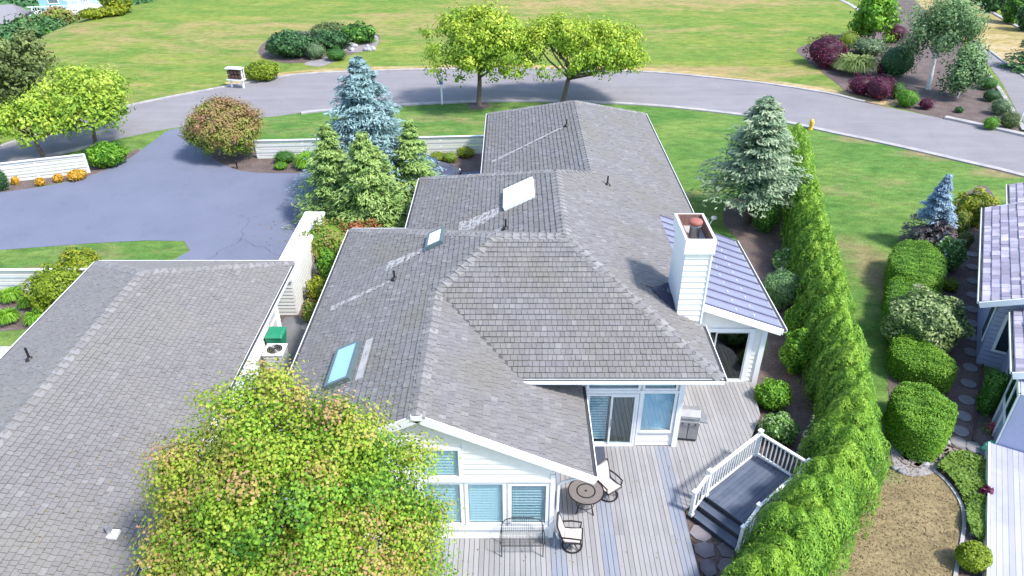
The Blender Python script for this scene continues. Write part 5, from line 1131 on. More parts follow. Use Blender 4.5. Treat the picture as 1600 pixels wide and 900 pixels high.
def tree(name, label, cat, base, cz, rx, ry, rz, mat, ncl, nlf, clr, size, th=None, tr=.14, group=None, bark='bark', nl=9, **k):
    base = Vector(base); t = thing(name, label, cat, tuple(base), 0, group); c = (base.x, base.y, base.z + cz)
    if 'off' in k: o_ = k.pop('off'); c = (c[0] + o_[0], c[1] + o_[1], c[2])
    arr, cc = crown(c, rx, ry, rz, ncl, nlf, clr, size, **k)
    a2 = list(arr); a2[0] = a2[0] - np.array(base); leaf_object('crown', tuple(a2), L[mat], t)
    sel = rng.choice(len(cc), min(nl, len(cc)), replace=False); trunk(t, base, (c[0], c[1], c[2] - rz * .25), tr, [cc[i] for i in sel], bark)
    return t
def core_mb(rx, ry, rz, k=.86, cz=None, pw=1.0): return MB().ellipsoid((0, 0, rz if cz is None else cz), rx * k, ry * k, rz * k, 16, 10, -1, .05)
def shrub(name, label, cat, base, rx, ry, h, mat, n=1400, size=.10, group=None, boxy=1.0, asp=.55, rough=.10, up=.3, tipb=.3, stems=True, rz=0.0, skirt=.0, corek=.84):
    """a bush with leaves through its outer layer over a leafy heart; boxy > 1 squares it like a clipped block"""
    base = Vector(base); t = thing(name, label, cat, tuple(base), rz, group); d = sphere_dirs(n)
    e = 1.0 / boxy; s_ = np.sign(d) * np.abs(d) ** e; s_ = s_ / np.maximum(1e-6, (np.abs(s_) ** (2 * boxy)).sum(1, keepdims=True) ** (1 / (2 * boxy)))
    ph = rng.random(3) * 6; lump = 1 + rough * (np.sin(s_[:, 0] * 5 + ph[0]) * np.cos(s_[:, 1] * 5 + ph[1]) + .6 * np.sin(s_[:, 2] * 7 + s_[:, 0] * 6 + ph[2]))
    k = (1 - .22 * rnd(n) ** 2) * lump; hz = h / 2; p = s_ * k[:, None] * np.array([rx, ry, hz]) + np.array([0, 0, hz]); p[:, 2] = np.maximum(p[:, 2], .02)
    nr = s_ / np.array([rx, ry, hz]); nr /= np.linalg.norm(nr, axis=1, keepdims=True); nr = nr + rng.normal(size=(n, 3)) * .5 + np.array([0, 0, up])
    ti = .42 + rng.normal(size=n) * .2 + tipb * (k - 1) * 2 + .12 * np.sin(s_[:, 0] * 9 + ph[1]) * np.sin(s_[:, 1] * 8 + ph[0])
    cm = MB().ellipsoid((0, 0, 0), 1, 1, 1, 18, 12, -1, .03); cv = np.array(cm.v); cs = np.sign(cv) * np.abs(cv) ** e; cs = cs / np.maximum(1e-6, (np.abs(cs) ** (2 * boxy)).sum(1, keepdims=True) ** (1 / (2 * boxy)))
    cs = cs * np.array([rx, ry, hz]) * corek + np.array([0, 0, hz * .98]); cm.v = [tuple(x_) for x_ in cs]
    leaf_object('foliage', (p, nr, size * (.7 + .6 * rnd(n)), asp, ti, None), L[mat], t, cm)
    if stems:
        mb = MB()
        for i in range(4): a = i * 1.6; mb.tube([(0, 0, -.05), (rx * .35 * math.cos(a), ry * .35 * math.sin(a), h * .5)], [.04, .015], 5)
        mb.put('stem', M['bark'], t, local=True)
    return t
def conifer(name, label, base, h, r, mat, nb_=260, nl=26, size=.2, droop=.25, group=None, powr=.8, zlo=.05, mat2=None, split=0.0, lean=(0, 0), irr=.18, asp=.28, gapz=1.0):
    base = Vector(base); t = thing(name, label, 'conifer', tuple(base), 0, group); z0 = zlo
    lev = np.linspace(z0, .985, max(6, int(nb_ / 11))); zs = np.repeat(lev, 11)[:nb_]; zs = zs + rng.normal(size=len(zs)) * .008
    zs = np.clip(zs, z0 - .01, .99); n = len(zs); az = rnd(n) * 6.283; Rr = r * (1 - zs) ** powr * (1 - irr + 2 * irr * rnd(n)) * (1 + .12 * np.sin(az * 2 + zs * 7)); Rr = np.maximum(Rr, .08 * r)
    s_ = rnd(n, nl) ** .6; x_ = s_ * Rr[:, None]; wdt = Rr[:, None] * .30 * np.sin(np.clip(s_, 0, 1) * 2.6) + .03; off = (rnd(n, nl) - .5) * 2 * wdt
    ca, sa = np.cos(az)[:, None], np.sin(az)[:, None]
    X = x_ * ca - off * sa + lean[0] * zs[:, None]; Y = x_ * sa + off * ca + lean[1] * zs[:, None]; Z = zs[:, None] * h + x_ * .12 - droop * x_ ** 1.6 / max(r, .1) ** .6 + rng.normal(size=(n, nl)) * .03 * gapz - np.abs(off) * .25
    p = np.stack([X, Y, Z], -1).reshape(-1, 3); ax = np.stack([ca + 0 * X + rng.normal(size=X.shape) * .45, sa + 0 * X + rng.normal(size=X.shape) * .45, -.12 + .25 * s_ + 0 * X], -1).reshape(-1, 3)
    nr = np.stack([ca * .35 + 0 * X, sa * .35 + 0 * X, 1 + 0 * X], -1).reshape(-1, 3) + rng.normal(size=(n * nl, 3)) * .35
    ti = (.12 + .55 * s_ ** 1.5 + (rnd(n) * .3)[:, None] + rng.normal(size=(n, nl)) * .12).ravel(); sz = size * (.7 + .6 * rnd(n * nl))
    zz_ = p[:, 2] / h
    if mat2:
        m = (zz_ < split + .06 * np.sin(np.arctan2(p[:, 1], p[:, 0]) * 3)) & (rnd(len(zz_)) < .93); 
        leaf_object('crown', (p[~m], nr[~m], sz[~m], asp, ti[~m], ax[~m]), L[mat], t); leaf_object('bare_lower_crown', (p[m], nr[m], sz[m], asp, ti[m], ax[m]), L[mat2], t)
    else: leaf_object('crown', (p, nr, sz, asp, ti, ax), L[mat], t)
    mb = MB().tube([(0, 0, -.1), (lean[0] * .5, lean[1] * .5, h * .5), (lean[0], lean[1], h * .97)], [r * .07 + .04, r * .04 + .02, .012], 8)
    for i in range(0, n, 3):
        mb.tube([(lean[0] * zs[i], lean[1] * zs[i], zs[i] * h), (Rr[i] * .7 * math.cos(az[i]), Rr[i] * .7 * math.sin(az[i]), zs[i] * h + Rr[i] * .02)], [.02, .006], 4, False)
    mb.put('trunk', M['darkbark'], t, local=True); return t
def tuft(name, label, cat, base, r, h, mat, n=500, wid=.045, group=None):
    base = Vector(base); t = thing(name, label, cat, tuple(base), 0, group); a = rnd(n) * 6.283; k = .25 + .75 * rnd(n); P0 = np.stack([np.cos(a) * r * .12, np.sin(a) * r * .12, 0 * a], -1)
    d = np.stack([np.cos(a), np.sin(a), 0 * a], -1); sd = np.stack([-np.sin(a), np.cos(a), 0 * a], -1); pts = []
    for s_ in (0, .4, .75, 1.0): pts.append(P0 + d * (r * k * s_)[:, None] + np.array([0, 0, 1.0]) * (h * (.6 + .6 * rnd(n)) * (2.6 * s_ - 2.2 * s_ * s_) if s_ < 1 else h * .35 * np.ones(n))[:, None].clip(.02))
    mb = MB(); v = []; f = []; tt = []
    for i in range(n):
        b0 = len(v); w_ = wid
        for j, q in enumerate(pts):
            ww = w_ * (1, .9, .6, .1)[j]; v.append(tuple(q[i] - sd[i] * ww / 2)); v.append(tuple(q[i] + sd[i] * ww / 2))
        for j in range(3): f.append((b0 + 2 * j, b0 + 2 * j + 1, b0 + 2 * j + 3, b0 + 2 * j + 2))
        tt += [float(rng.random())] * 8
    mb.v = v; mb.f = f; mb.t = tt; mb.put('blades', L[mat], t, local=True); return t
def box_px(l, r, top, bot, aspect=.9):
    """from the outline of a bush to its foot, radius and height on the ground"""
    g = P((l + r) / 2, bot); rr = (r - l) / 2 * depth(g) / F; c = g + Vector((0, rr * aspect, 0)); z = PY((l + r) / 2, top, c.y + rr * .35).z
    return c, rr, max(.25, z)
def bush(l, r, top, bot, mat, label, name='shrub', cat='shrub', **k):
    c, rr, z = box_px(l, r, top, bot); k.setdefault('n', int(900 + 60 * (r - l) ** 1.0)); k.setdefault('size', max(.08, rr * .11))
    return shrub(name, label, cat, c, rr, rr * .9, z, mat, **k)

# foreground maple
ML = [(440, 790, 10.5, 165), (430, 668, 11.2, 88), (330, 725, 10.9, 80), (520, 690, 11.2, 80), (600, 762, 11.0, 82), (290, 800, 10.4, 62), (440, 790, 10.4, 120), (560, 850, 10.2, 105), (380, 880, 9.7, 115), (640, 815, 10.8, 48), (345, 632, 11.3, 34), (645, 715, 11.5, 32), (300, 880, 9.6, 70), (480, 930, 9.2, 120), (640, 900, 10.0, 60), (420, 612, 11.5, 40)]
ML = [(*PY(a, b, c_), q * depth(PY(a, b, c_)) / F, .17 if (a < 350 or q < 50) else (.07 if b > 840 or b < 700 else -.05)) for (a, b, c_, q) in ML]   # the outer boughs have turned most
tree('maple_tree', 'large spreading green maple with orange tips in the lower foreground', 'tree', (-4.45, 10.4, 0), 4.4, 2.65, 2.6, 2.4, 'maple', 460, 270, .44, .070, tr=.2, nl=30, inner=.55, asp=.85, lowcut=-.7, tipb=.24, lobes=ML)
def litter(name, label, x0, x1, y0, y1, n_, zf, mat, sz=.05):
    x_ = x0 + (x1 - x0) * rnd(n_); y_ = y0 + (y1 - y0) * rnd(n_); z_ = np.array([zf(a, b) for a, b in zip(x_, y_)]) + .012
    tag(leaf_object(name, (np.stack([x_, y_, z_], -1), rng.normal(size=(n_, 3)) * .25 + np.array([0, 0, 1]), sz * (.6 + .8 * rnd(n_)), .7, rnd(n_), None), L[mat], None), label, kind='stuff')
litter('leaf_litter', 'fallen leaves scattered over the deck boards', -3, 4.8, 10.5, 13.5, 130, lambda a, b: .302, 'deadleaf')
litter('leaf_litter', 'fallen leaves and twigs in the right part of the deck', 2.4, 8.0, 14.5, 17.0, 60, lambda a, b: .302, 'deadleaf', .045)
litter('leaf_litter', 'fallen leaves lying on the garage roof near the maple', -11, -8.7, 9, 15, 200, lambda a, b: 2.8 + sg * (-8.54 - a) + .03, 'deadleaf')
litter('leaf_litter', 'leaves and needles dropped on the driveway by the conifers', -13, -9.8, 31, 37, 110, lambda a, b: .018, 'deadleaf', .09)
litter('leaf_litter', 'leaves lying on the left roof slope above the maple', -6.6, -3, 13.6, 16, 120, lambda a, b: 2.8 + sL * (a + 6.79) + .03, 'deadleaf')
# street trees
tree('street_tree', 'lime green street tree with a single slim trunk behind the house', 'tree', P(748, 165), 4.1, 3.8, 3.4, 2.7, 'lime', 330, 60, .55, .22, tr=.2, nl=20, off=(.1, 0), group='lime green trees along the road', inner=.45)
tree('street_tree', 'wide lime green tree with forked trunk peeking over the roof ridge', 'tree', P(880, 160), 3.6, 5.0, 3.6, 2.3, 'lime', 400, 60, .58, .22, tr=.2, nl=24, off=(.6, 0), group='lime green trees along the road', inner=.45)
tree('street_tree', 'lime green tree behind the lily fence, smaller of the left pair', 'tree', P(68, 246), 2.2, 2.6, 2.5, 1.5, 'lime_l', 170, 50, .52, .21, tr=.13, nl=16, group='lime green trees at the far left', inner=.4, off=(-.2, 0))
tree('street_tree', 'lime green tree beside the grass wedge, larger of the left pair', 'tree', P(150, 226), 2.8, 3.1, 2.7, 1.9, 'lime_l', 200, 50, .55, .21, tr=.13, nl=18, group='lime green trees at the far left', inner=.4, off=(.2, 0))
tree('dark_tree', 'dark brownish evergreen tree at the left edge beyond the road', 'tree', P(48, 190), 3.3, 2.7, 2.4, 2.7, 'olive', 130, 50, .55, .26, tr=.14, inner=.3, lowcut=-.95)
tree('low_tree', 'rusty green rounded small tree at the driveway mouth', 'tree', P(360, 244), 1.85, 2.15, 2.0, 1.6, 'orange', 330, 70, .36, .14, tr=.07, nl=14, inner=.55, lowcut=-.85, tipb=.55, lobes=0)
# conifers beside the house
conifer('blue_spruce', 'tall blue spruce standing behind the green firs', (-7.6, 36.2, 0), PY(570, 90, 36.2).z, 4.1, 'bluespruce', 520, 56, .27, powr=.80, irr=.3)
conifer('green_fir', 'green fir in front of the blue spruce, nearest the house roof', (-7.0, 32.6, 0), PY(592, 208, 32.6).z, 2.7, 'fir', 400, 52, .23, powr=.82, irr=.34)
conifer('green_fir', 'green fir at the left of the spruce group by the driveway', (-8.95, 33.6, 0), PY(515, 195, 33.6).z, 2.1, 'fir', 320, 44, .22, powr=.75, irr=.34)
conifer('green_fir', 'green fir at the right of the spruce group by the parked car', (-5.1, 35.0, 0), PY(640, 188, 35.0).z, 2.0, 'fir', 330, 44, .23, powr=.78, irr=.34)
conifer('garden_fir', 'broad grey green fir on the lawn between the house and the tall hedge', P(1168, 345), PY(1190, 150, 33.9).z, 2.75, 'palefir', 360, 56, .26, powr=.58, zlo=.22, irr=.3, lean=(-.1, 0), droop=.12)
conifer('steel_spruce', 'small steel blue spruce with bare brown lower branches beside the clipped hedge', P(1444, 388), PY(1474, 282, 30.2).z, 1.3, 'steelspruce', 300, 40, .17, powr=.75, mat2='deadspruce', split=.42, irr=.12)
conifer('dark_spruce', 'dark spruce cut by the right edge beyond the side road', P(1606, 108), PY(1603, 40, 62).z, 2.5, 'dark', 160, 30, .4)

# the tall hedge: a row of arborvitae grown together
hedge = thing('hedge', 'tall bright green arborvitae hedge running along the right of the house', 'hedge', (11, 20, 0))
cl_ = [(16.3, 40.0), (15.9, 38.4), (15.4, 36.4), (14.75, 34.2), (13.65, 29.8), (12.5, 25), (11.45, 20.8), (10.72, 17.6), (9.8, 15.6), (8.5, 13.8), (7.2, 12.4), (6.25, 11.3), (5.4, 10.2), (4.4, 9.0)]
dense = smooth_line(cl_, 20); acc = 0; spots_ = [dense[0]]
for a, b in zip(dense, dense[1:]):
    acc += math.dist(a, b)
    if acc > .72: spots_.append(b); acc = 0
for i, (x_, y_) in enumerate(spots_):
    near_ = y_ < 18; hh = (3.0 if y_ > 15 else 2.85) + random.uniform(-.16, .16); rr = random.uniform(.78, .88) if y_ > 16 else random.uniform(.9, 1.06); n = 12000 if near_ else 6500 if y_ < 26 else 3400
    k3 = 4; lead = [(0, 0, 1.0)] + [(.42 * math.cos(q_), .42 * math.sin(q_), random.uniform(.86, 1.0)) for q_ in [random.random() * 2 + 2.1 * m_ for m_ in range(3)]]
    li = rng.integers(0, k3, n); lx = np.array([q_[0] for q_ in lead])[li] * rr; ly = np.array([q_[1] for q_ in lead])[li] * rr; lh = np.array([q_[2] for q_ in lead])[li] * hh
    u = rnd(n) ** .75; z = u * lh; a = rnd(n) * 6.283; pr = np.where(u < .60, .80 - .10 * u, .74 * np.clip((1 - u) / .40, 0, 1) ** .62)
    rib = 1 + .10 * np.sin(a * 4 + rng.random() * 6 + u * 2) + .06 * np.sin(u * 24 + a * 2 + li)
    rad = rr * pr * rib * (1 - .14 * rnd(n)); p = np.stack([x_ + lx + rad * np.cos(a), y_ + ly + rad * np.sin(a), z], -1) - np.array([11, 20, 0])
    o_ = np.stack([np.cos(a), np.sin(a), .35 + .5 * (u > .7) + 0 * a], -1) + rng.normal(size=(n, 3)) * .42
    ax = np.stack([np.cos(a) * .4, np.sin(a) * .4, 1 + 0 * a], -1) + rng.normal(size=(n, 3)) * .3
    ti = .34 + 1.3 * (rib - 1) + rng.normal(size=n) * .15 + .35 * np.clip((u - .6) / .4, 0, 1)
    cm = MB().lathe((x_ - 11, y_ - 20, 0), [(rr * .8, 0), (rr * .85, hh * .3), (rr * .62, hh * .58), (rr * .3, hh * .72), (.05, hh * .78)], 12)
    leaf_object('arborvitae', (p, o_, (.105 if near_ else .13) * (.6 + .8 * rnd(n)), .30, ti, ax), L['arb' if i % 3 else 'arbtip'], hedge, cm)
# clipped blocks beside the neighbour
def block(pts, h, mat, label, n, group='clipped hedge blocks', size=.062, name='clipped_hedge'):
    """a clipped block from its outline on the ground"""
    cx = sum(p[0] for p in pts) / len(pts); cy = sum(p[1] for p in pts) / len(pts); t = thing(name, label, 'hedge', (cx, cy, 0), 0, group)
    ol = np.array(smooth_line([(p[0] - cx, p[1] - cy) for p in pts], 8, True)); m = len(ol); P_ = []; N_ = []
    # side points
    ns = int(n * .5); i = rng.integers(0, m, ns); f = rnd(ns)[:, None]; e = ol[i] * (1 - f) + ol[(i + 1) % m] * f; z = rnd(ns) * .86; tap = 1 - .08 * np.clip((z - .5) / .4, 0, 1) ** 2 - .05 * (1 - z); jj = 1 + .03 * rng.normal(size=ns)
    P_.append(np.concatenate([e * (tap * jj)[:, None], (z * h)[:, None]], 1)); nn = e / np.linalg.norm(e, axis=1, keepdims=True); N_.append(np.concatenate([nn, (.15 + .9 * np.clip((z - .75) / .25, 0, 1))[:, None]], 1))
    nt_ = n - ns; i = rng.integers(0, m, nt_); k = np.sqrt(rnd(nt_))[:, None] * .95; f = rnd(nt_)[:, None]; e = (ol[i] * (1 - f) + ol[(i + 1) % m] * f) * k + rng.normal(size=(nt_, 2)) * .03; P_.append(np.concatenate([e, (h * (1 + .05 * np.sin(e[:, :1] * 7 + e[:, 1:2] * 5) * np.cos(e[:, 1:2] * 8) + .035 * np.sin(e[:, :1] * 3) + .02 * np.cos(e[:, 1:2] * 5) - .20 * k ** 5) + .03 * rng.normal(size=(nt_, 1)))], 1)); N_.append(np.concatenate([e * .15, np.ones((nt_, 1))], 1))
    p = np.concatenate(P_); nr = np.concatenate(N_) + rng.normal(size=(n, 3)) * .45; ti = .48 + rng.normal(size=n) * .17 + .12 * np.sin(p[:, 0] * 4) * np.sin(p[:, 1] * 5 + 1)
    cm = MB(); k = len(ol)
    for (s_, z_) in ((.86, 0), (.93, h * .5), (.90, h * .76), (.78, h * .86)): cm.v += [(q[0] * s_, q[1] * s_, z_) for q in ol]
    cm.v.append((0, 0, h * .96))
    for j in range(3): cm.f += [(j * k + i, j * k + (i + 1) % k, (j + 1) * k + (i + 1) % k, (j + 1) * k + i) for i in range(k)]
    cm.f += [(3 * k + i, 3 * k + (i + 1) % k, 4 * k) for i in range(k)]
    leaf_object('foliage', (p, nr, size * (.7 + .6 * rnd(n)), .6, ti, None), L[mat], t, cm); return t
T = lambda z, *pp: [tuple(P(a, b, z)[:2]) for a, b in pp]
block(T(1.35, (1402, 594), (1445, 594), (1495, 624), (1496, 655), (1470, 678), (1428, 664), (1400, 628)), 1.35, 'clip', 'big clipped hedge block with a flat sunny top, lowest of the row', 17000)
block(T(1.05, (1399, 520), (1440, 524), (1494, 560), (1492, 582), (1455, 577), (1400, 552)), 1.05, 'clip', 'clipped hedge block under the rhododendron', 10000)
block(T(1.3, (1391, 428), (1425, 424), (1476, 452), (1474, 490), (1436, 500), (1392, 486)), 1.25, 'clip', 'clipped hedge block behind the rhododendron', 9000)
block(T(1.55, (1404, 370), (1452, 370), (1482, 396), (1478, 432), (1440, 432), (1394, 404)), 1.5, 'clip', 'clipped hedge block at the road end of the row', 12000)
bush(1399, 1525, 452, 572, 'rhodo', 'large rhododendron with pale leaf rosettes amid the clipped hedge', name='rhododendron', n=8500, size=.14, rough=.15)
bush(1462, 1512, 368, 432, 'hyd', 'leafy hydrangea with pale green heads right of the clipped hedge', name='hydrangea', n=1800, size=.14)
bush(1498, 1556, 296, 362, 'gold', 'golden green open shrub at the corner of the lilac house', n=2200, size=.17, rough=.2)
bush(1488, 1514, 328, 376, 'orange', 'brownish green shrub between the steel blue spruce and the golden shrub', n=1000, size=.12)
bush(1498, 1523, 360, 392, 'olive', 'small dark olive round shrub left of the lilac house roof', n=900)
bush(1476, 1500, 434, 459, 'clip_y', 'tiny yellow green ball shrub above the rhododendron', n=700, size=.08)
bush(1500, 1552, 846, 905, 'clip_y', 'round golden shrub at the lower right beside the lilac deck', n=2600, size=.09, rough=.04)
bush(1529, 1562, 578, 655, 'green', 'narrow clipped green shrub against the lilac wall', n=1600, size=.09, boxy=1.8)
bush(1531, 1553, 758, 788, 'purple', 'small purple leaved plant in the ground cover', n=420, size=.09, rough=.2)
t = thing('ground_cover', 'low green ground cover patch along the lilac deck', 'ground cover', (13.3, 14.9, 0))
ol = smooth_line([g2(*p) for p in ((1462, 735), (1500, 712), (1560, 742), (1562, 790), (1545, 840), (1528, 850), (1508, 830), (1506, 790), (1482, 752))], 6, True)
def inside(pts, poly):
    x_, y_ = pts[:, 0], pts[:, 1]; c = np.zeros(len(pts), bool); j = len(poly) - 1
    for i in range(len(poly)):
        xi, yi = poly[i]; xj, yj = poly[j]; c ^= ((yi > y_) != (yj > y_)) & (x_ < (xj - xi) * (y_ - yi) / (yj - yi + 1e-12) + xi); j = i
    return c
pp = np.stack([12 + rnd(26000) * 4, 13 + rnd(26000) * 4.5], -1); pp = pp[inside(pp, ol)][:9000]; n = len(pp)
zc = .16 + .10 * np.sin(pp[:, 0] * 2.3) * np.cos(pp[:, 1] * 2.9) + .08 * rnd(n)
leaf_object('foliage', (np.concatenate([pp - np.array([13.3, 14.9]), zc[:, None]], 1), rng.normal(size=(n, 3)) * .4 + np.array([0, 0, 1.0]), .11 * (.6 + .8 * rnd(n)), .6, .45 + .2 * rng.normal(size=n), None), L['cover'], t)['kind'] = 'stuff'
sheet('cover_soil', [(p[0], p[1]) for p in ol], .018, M['mulch'], label='soil under the low green ground cover')
ns_ = 26000; sp_ = np.stack([8 + rnd(ns_) * 9.5, 9.5 + rnd(ns_) * 15], -1)
dl = smooth_line([g2(*p) for p in ((1384, 560), (1394, 640), (1400, 700), (1440, 740), (1475, 755), (1500, 790), (1500, 850), (1488, 960), (1230, 960), (1305, 800), (1382, 690))], 5, True)
sp_ = sp_[inside(sp_, dl)]; ns_ = len(sp_)
leaf_o = leaf_object('dry_grass', (np.concatenate([sp_, (.03 + .03 * rnd(ns_))[:, None]], 1), rng.normal(size=(ns_, 3)) * .7 + np.array([0, 0, .8]), .07 * (.5 + rnd(ns_)), .35, .42 + .2 * rng.normal(size=ns_) + .3 * np.exp(-((sp_[:, 0] - 8.6 - .24 * sp_[:, 1] + .3 * np.sin(sp_[:, 1] * 2)) / .55) ** 2) - .35 * np.clip((sp_[:, 0] - 9.6 - .2 * sp_[:, 1]) / 1.0, 0, 1) + .2 * np.sin(sp_[:, 0] * 2.7) * np.cos(sp_[:, 1] * 1.9), None), L['straw'], None)
tag(leaf_o, 'dry straw tufts on the parched lawn', kind='stuff')
# pink petals
pt = rng.normal(size=(120, 3)) * np.array([.12, .12, .08]) + np.array([0, 0, .2]); leaf_object('petals', (pt, rng.normal(size=(120, 3)) + np.array([0, 0, 1]), np.full(120, .07), .8, rnd(120), None), M['pink'], fl_)
pt = rng.normal(size=(200, 3)) * np.array([.16, .16, .06]) + np.array([0, 0, .12]); leaf_object('leaves', (pt, rng.normal(size=(200, 3)) + np.array([0, 0, 1]), np.full(200, .08), .6, rnd(200), None), L['green'], fl_)
# between the sunroom and the hedge
bush(1177, 1220, 306, 370, 'green', 'rounded dark green shrub under the garden fir', n=1800, size=.12)
bush(1210, 1256, 388, 430, 'hyd', 'blue and white hydrangea between the metal roof and the hedge', name='hydrangea', n=1600, size=.15)
bush(1192, 1258, 420, 492, 'juniper', 'pale feathery juniper mound beside the metal roof', name='juniper', n=3200, size=.13, asp=.3)
bush(1226, 1272, 474, 536, 'bright', 'bright green shrub squeezed between juniper and hedge', n=1900, size=.11)
bush(1221, 1271, 512, 594, 'bright', 'tall yellow green shrub beside the sunroom corner', n=2400, size=.11, rough=.16)
bush(1183, 1240, 592, 652, 'bright', 'fresh green round shrub at the deck edge above the railing', n=2400, size=.10)
bush(1192, 1250, 645, 706, 'hyd', 'shrub with pale yellow heads behind the white railing', name='hydrangea', n=2000, size=.11)
bush(1243, 1268, 660, 740, 'sage', 'thin pale leaved shrub against the tall hedge', n=700, size=.10, rough=.25, corek=.3)
# along the driveway and fences
bush(132, 188, 220, 268, 'bright', 'bright green shrub at the right end of the lily fence', n=1800, size=.2)
bush(-12, 12, 262, 302, 'dark', 'dark green shrub cut by the left edge', n=700)
for i, (l, r, tp_, bt_) in enumerate(((102, 130, 264, 285), (83, 96, 274, 286), (55, 68, 281, 292), (18, 28, 282, 290))):
    c, rr, z = box_px(l, r, tp_, bt_); q = shrub('lily_clump', ['large orange yellow lily clump nearest the bright green shrub', 'small orange lily clump second from the bright green shrub', 'orange lily clump third from the bright green shrub', 'small orange lily clump nearest the left edge'][i], 'flowers', c, rr, rr, max(z, .45), 'flower', n=420, size=.16, group='orange lilies below the fence')
bush(425, 459, 234, 260, 'green', 'rounded green shrub before the white fence', n=900)
bush(426, 448, 252, 268, 'bright', 'tiny bright green ball shrub at the driveway edge', n=600, rough=.03)
c, rr, z = box_px(458, 505, 230, 268); tuft('ornamental_grass', 'yellow green grassy clump left of the conifers', 'grass clump', c, rr * 1.2, z * .8, 'lily', 700, .10)
bush(668, 700, 236, 256, 'gold', 'small yellowish shrub behind the parked car', n=700)
bush(712, 742, 228, 250, 'gold', 'yellow green shrub under the white fence by the rear roof', n=900)
bush(690, 716, 236, 258, 'orange', 'low reddish shrub in the bed behind the parked car', n=600)
bush(655, 668, 244, 262, 'green', 'small green shrub at the windscreen side of the parked car', n=400)
bush(470, 546, 340, 432, 'orange', 'rusty orange shrub at the end of the white enclosure', n=3000, size=.15, rough=.2)
bush(520, 598, 345, 420, 'red', 'red tipped shrub between the firs and the roof', n=2600, size=.15, rough=.2)
bush(498, 532, 385, 450, 'bright', 'yellow green shrub below the rusty orange one', n=1200, size=.13)
bush(480, 514, 430, 478, 'gold', 'golden shrub by the house eave in the side yard', n=1100, size=.12, rough=.2)
bush(472, 498, 468, 512, 'orange', 'rusty gold shrub nearest the slatted enclosure', n=800, size=.11, rough=.2)
bush(88, 152, 385, 458, 'gold', 'golden shrub behind the garage roof, upper of two', n=3000, size=.13, rough=.18)
bush(36, 124, 412, 500, 'clip_y', 'big yellow green shrub behind the garage roof, lower of two', n=4200, size=.13, rough=.15)
for i, (l, r, tp_, bt_) in enumerate(((-8, 28, 442, 478), (-10, 24, 474, 512), (32, 72, 476, 512), (25, 50, 462, 486))):
    c, rr, z = box_px(l, r, tp_, bt_); tuft('day_lily', ['arching day lily clump at the left edge, upper', 'arching day lily clump at the left edge, lower', 'day lily clump beside the big yellow green shrub', 'small day lily clump between the larger ones'][i], 'plant', c, rr * 1.15, max(.5, z * .75), 'lily', 520, .05, 'day lily clumps left of the garage')
sheet('mulch_bed', B([(-30, 440), (60, 432), (120, 470), (110, 505), (60, 512), (-30, 512)]), .013, M['mulch'], label='bark bed of day lilies left of the garage')
# the shrub bed in the field
bush(410, 486, 46, 96, 'dark', 'large domed dark green shrub in the field bed', n=2600, size=.28)
bush(478, 540, 46, 84, 'dark', 'spreading dark juniper left of the stony bed end', n=1800, size=.3, rough=.2)
bush(530, 584, 35, 72, 'green', 'spreading green juniper at the right end of the field bed', n=1700, size=.3, rough=.2)
bush(474, 508, 66, 96, 'sage', 'low blue green shrub in the middle of the field bed', n=900)
bush(506, 540, 74, 98, 'green', 'small grassy green shrub beside the bare earth patch', n=800)
bush(480, 540, 34, 62, 'olive', 'yellowish low growth at the back of the field bed', n=1200, size=.25)
bush(378, 431, 94, 131, 'clip_y', 'yellow green roadside shrub beside the mailbox stand', n=1500, size=.22)
for i in range(16):
    p = P(540 + random.random() * 45, 60 + random.random() * 20); b = MB().ellipsoid((0, 0, .1), random.uniform(.2, .4), .25, .22, 8, 5, -.4, .15); b.t = [random.random()] * len(b.v)
    o = b.put('rock', M['stone']); o.location = p; tag(o, 'pale rock in the stony end of the field bed', 'rock', 'pale rocks in the field bed')
